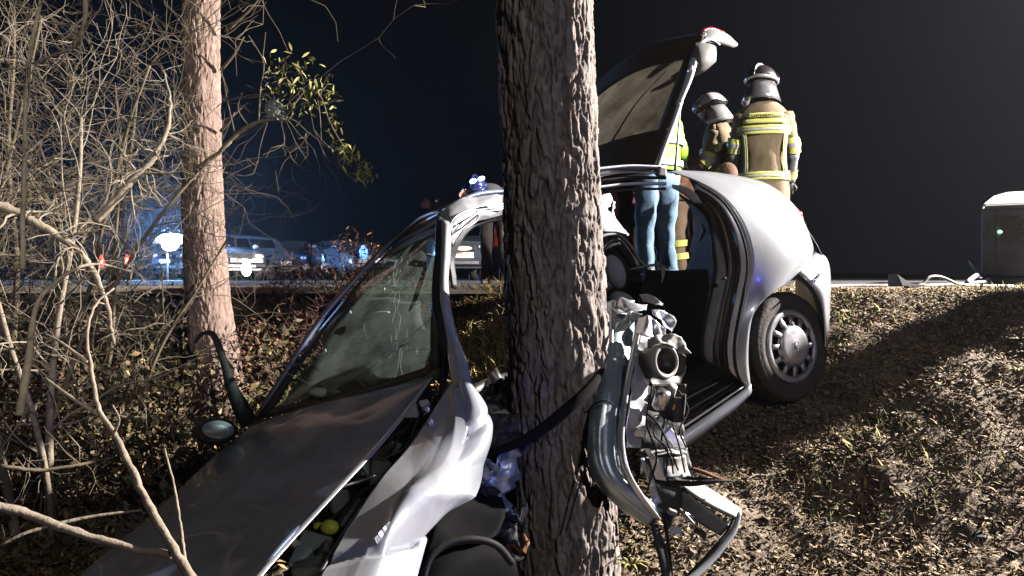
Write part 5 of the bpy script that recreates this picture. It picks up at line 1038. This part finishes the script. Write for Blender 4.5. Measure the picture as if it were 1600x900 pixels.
far_car('dark blue car half hidden by the thicket beyond the slender pine', XY(262, 23), -.5, 'carblue', 'estate', True, 'hldim', 1.7, 1.45, 4.1)
far_car('unlit dark off-road car standing behind the wreck windscreen', XY(538, 24), .35, 'cardk', 'suv', True, 'black', 1.45, 1.30, 3.9)
far_car('dark car beside the unlit off-road car with a blue glint on its front', XY(588, 22), .5, 'cardk', 'saloon', True, 'black', 1.55, 1.20, 3.9)
far_car('silver car with bright white roofline lamp seen between the wreck roof and the bank', XY(722, 16.5), .15, 'cardk', 'estate', True, 'hldim', 1.25, 1.05, 3.6)
bl = MB().ell(Wp((568, 394, 21.4)), (.12, .05, .20)).build('blue_lamp', M['beaconb']); tag(bl, 'blue lamp glowing on the front of the dark car beyond the windscreen', 'lamp')
bl = MB().ell(Wp((724, 388, 16.2)), (.18, .05, .045)).build('white_lamp', M['hlw']); tag(bl, 'white lamp above the silver car seen under the crushed roof', 'lamp')
mast = empty('beacon_mast', XY(262, 22.2), label='police light bar on a mast blazing blue white left of the slender pine', cat='light')
MB().tube([XY(262, 22.2), (XY(262, 22.2)[0], 22.2, 1.0)], .03, 8).build('pole', M['steel'], mast)
MB().box(Wp((267, 378, 22.2)), (.86, .2, .10)).build('housing', M['black'], mast, smooth=False, bevel=.02)
MB().ell(Wp((268, 374, 22.05)), (.44, .07, .17), 20, 12).build('beacon_lens', M['beacon'], mast); MB().ell(Wp((266, 384, 22.05)), (.24, .07, .14), 20, 12).build('beacon_lens', M['beacon'], mast)
MB().ell(Wp((287, 374, 22.1)), (.12, .07, .13), 16, 10).build('beacon_lens', M['beaconb'], mast)

# ------------------------------------------------------------------ generator and hoses at the right
gx = Wp((1535, 448, 8.0))[0]
gen = empty('generator_box', (gx + .75, 8.5, .01), label='grey box generator with pale rounded lid standing on the road at the right edge', cat='generator')
def gbox(nm, x0, x1, y0, y1, z0, z1, m, bev): MB().box((gx + (x0 + x1) / 2, (y0 + y1) / 2, (z0 + z1) / 2), (x1 - x0, y1 - y0, z1 - z0)).build(nm, M[m], gen, smooth=False, bevel=bev)
gbox('case', 0, 1.5, 8.0, 9.0, .10, .87, 'gen', .03); gbox('base_frame', .05, 1.48, 8.05, 8.95, .02, .10, 'black', .01)
lid = MB(); 
yy = [8.0, 9.0]; prof_l = [(0, .80), (.02, .87), (.10, .95), (.22, .985), (1.3, 1.0), (1.42, .97), (1.5, .87), (1.5, .84)]
lid.grid(np.array([[(gx + a, 7.97, .80), (gx + a, 7.97 + (z - .80) * .9, z), (gx + a, 9.03, z)] for a, z in prof_l])); lid.build('lid', M['gentop'], gen, smooth=False)
gbox('front_panel', .12, 1.40, 7.985, 8.01, .18, .78, 'gen', .006); gbox('lid_seam', .02, 1.48, 7.955, 7.985, .80, .84, 'trimw', .004)
gbox('corner_post', -.010, .03, 7.985, 8.04, .10, .80, 'gen', .012); gbox('control_panel', .16, .33, 7.965, 7.99, .45, .72, 'black', .004)
MB().ell((gx + .155, 7.96, .565), (.022, .008, .018)).build('status_lamp', M['led'], gen); MB().ell((gx + .165, 7.96, .44), (.012, .008, .010)).build('switch', M['alu'], gen)
mk = MB()
for (x0, z0, x1, z1, w_) in ((.33, .66, .46, .68, .022), (.46, .68, .36, .50, .03), (.36, .50, .50, .49, .020), (.33, .60, .38, .66, .018)): mk.tube([(gx + x0, 7.975, z0), (gx + x1, 7.975, z1)], w_, 4)
mk.build('painted_mark', M['gentop'], gen, smooth=False, kind='stuff')
for i in range(5): gbox('vent_slat', .6, 1.2, 7.965, 7.985, .28 + i * .05, .30 + i * .05, 'gen', .003)
bpy.context.view_layer.update(); _c = Vector((gx, 8.0, 0)); _R = Matrix.Rotation(-.58, 3, 'Z'); gen.location = _c + _R @ (gen.location - _c); gen.rotation_euler = (0, 0, -.58)
db = empty('tow_bar', (gx - .3, 7.8, .01), label='tow bar and jockey handle lying on the road against the generator', cat='tow bar')
MB().tube([(gx - .16, 7.95, .27), (gx - .02, 7.98, .10)], .018, 8).build('handle', M['trimw'], db)
MB().tube([(gx - .34, 7.7, .05), (gx - .15, 7.85, .12), (gx, 8.05, .12)], .022, 8, smooth=3).build('bar', M['trimw'], db)
MB().tube([(gx - .34, 7.75, .03), (gx - .1, 7.8, .05), (gx + .05, 7.85, .04)], .018, 8, smooth=3).build('bar', M['alu'], db)
for i in range(6): MB().box((gx - .22 + i * .05, 7.85 + (i % 2) * .06, .05 + (i % 3) * .02), (.05, .05, .04), Euler((i, i * 2, i * .7))).build('coupling', M['alu' if i % 2 else 'trimw'], db, smooth=False, bevel=.006)
def ground_line(nm, label, P, r, m, cat): o = MB().tube(P, r, 8, smooth=8).build(nm, M[m]); tag(o, label, cat); return o
def rp(u, v): Y = min(8, EYE * FPX / max(3, v - HZ)); return ((u - 800) / FPX * Y, Y, .02)
ground_line('power_cable', 'thin pale cable lying along the road from the car to the generator', [(2.65, 6.5, .02), (3.0, 6.9, .025), (3.5, 7.0, .025), (4.0, 7.3, .025), (4.35, 7.6, .03), (gx - .1, 7.85, .04)], .012, 'cable', 'cable')
ground_line('hydraulic_hose', 'looped pale hose rising beside the dark wedge on the road', [(3.45, 6.75, .02), (3.62, 6.8, .03), (3.70, 6.8, .10), (3.80, 6.8, .10), (3.92, 6.75, .04), (4.15, 6.8, .025), (4.5, 6.9, .02)], .013, 'trimw', 'hose')
we = empty('rubber_wedge', (3.42, 6.6, .01), label='dark rubber wedge on the road between the car and the generator', cat='wedge')
MB().add([(3.30, 6.5, .02), (3.30, 6.75, .02), (3.62, 6.5, .02), (3.62, 6.75, .02), (3.28, 6.55, .13), (3.28, 6.7, .13), (3.38, 6.52, .05), (3.38, 6.72, .05)], [(0, 2, 3, 1), (0, 1, 5, 4), (4, 5, 7, 6), (6, 7, 3, 2), (0, 4, 6, 2), (1, 3, 7, 5)]).build('block', M['rubber'], we, smooth=False, bevel=.008)
# ------------------------------------------------------------------ small debris on the slope
def debris(n, x0, x1, y0, y1, nm, m, label, size, flat=.4):
    x, y = RNG.uniform(x0, x1, n), RNG.uniform(y0, y1, n); z = gz(x, y); mb = MB()
    for a, b, c in zip(x, y, z):
        s = size * random.uniform(.4, 1.4); mb.box((a, b, c + s * .3), (s, s * random.uniform(.3, 1), s * flat), Euler((random.gauss(0, .5), random.gauss(0, .5), random.uniform(0, 6))), taper=random.uniform(.3, 1))
    mb.build(nm, M[m], smooth=False, kind='stuff', label=label)
debris(420, .5, 2.4, 2.4, 4.2, 'glass_crumbs', 'helmw', 'crumbs of broken window glass scattered under the torn door', .010)
debris(60, .4, 2.0, 2.5, 3.9, 'plastic_shards', 'hide', 'black plastic shards scattered around the torn door', .035, .15)
debris(240, .5, 4.6, 2.2, 6.1, 'clods', 'soil', 'small clods of earth on the lit slope', .040, .7)
for i in range(16):
    x = random.uniform(1.0, 3.2); y = random.uniform(2.6, 5.4); a = random.uniform(0, 6.28); L_ = random.uniform(.12, .42); q = [(x, y, float(gz(x, y)) + .012)]
    for k in range(4): a += random.gauss(0, .25); x += math.cos(a) * L_ / 4; y += math.sin(a) * L_ / 4; q.append((x, y, float(gz(x, y)) + .018 + random.uniform(0, .012)))
    o = MB().tube(q, [.0055, .005, .004, .003, .002], 6, smooth=3).build('fallen_twig', M['twigpale'] if i % 2 else M['twig']); tag(o, ('thin pale twig lying among the leaves on the slope' if i % 2 else 'thin dark olive twig lying among the leaves on the slope'), 'twig', 'fallen twigs on the slope')
# ------------------------------------------------------------------ night haze lit by the lamps
hz = MB().box((0, 60, 7.2), (180, 130, 19.0)).build('haze', M['white'], smooth=False, kind='stuff')
hm_ = bpy.data.materials.new('haze_air'); hm_.use_nodes = True; hn = hm_.node_tree.nodes; hl_ = hm_.node_tree.links; hn.clear()
ho_ = hn.new('ShaderNodeOutputMaterial'); pv_ = hn.new('ShaderNodeVolumePrincipled'); pv_.inputs['Density'].default_value = .0008; pv_.inputs['Color'].default_value = (.8, .85, .95, 1); pv_.inputs['Anisotropy'].default_value = .75
hl_.new(pv_.outputs[0], ho_.inputs['Volume']); hz.data.materials.clear(); hz.data.materials.append(hm_)
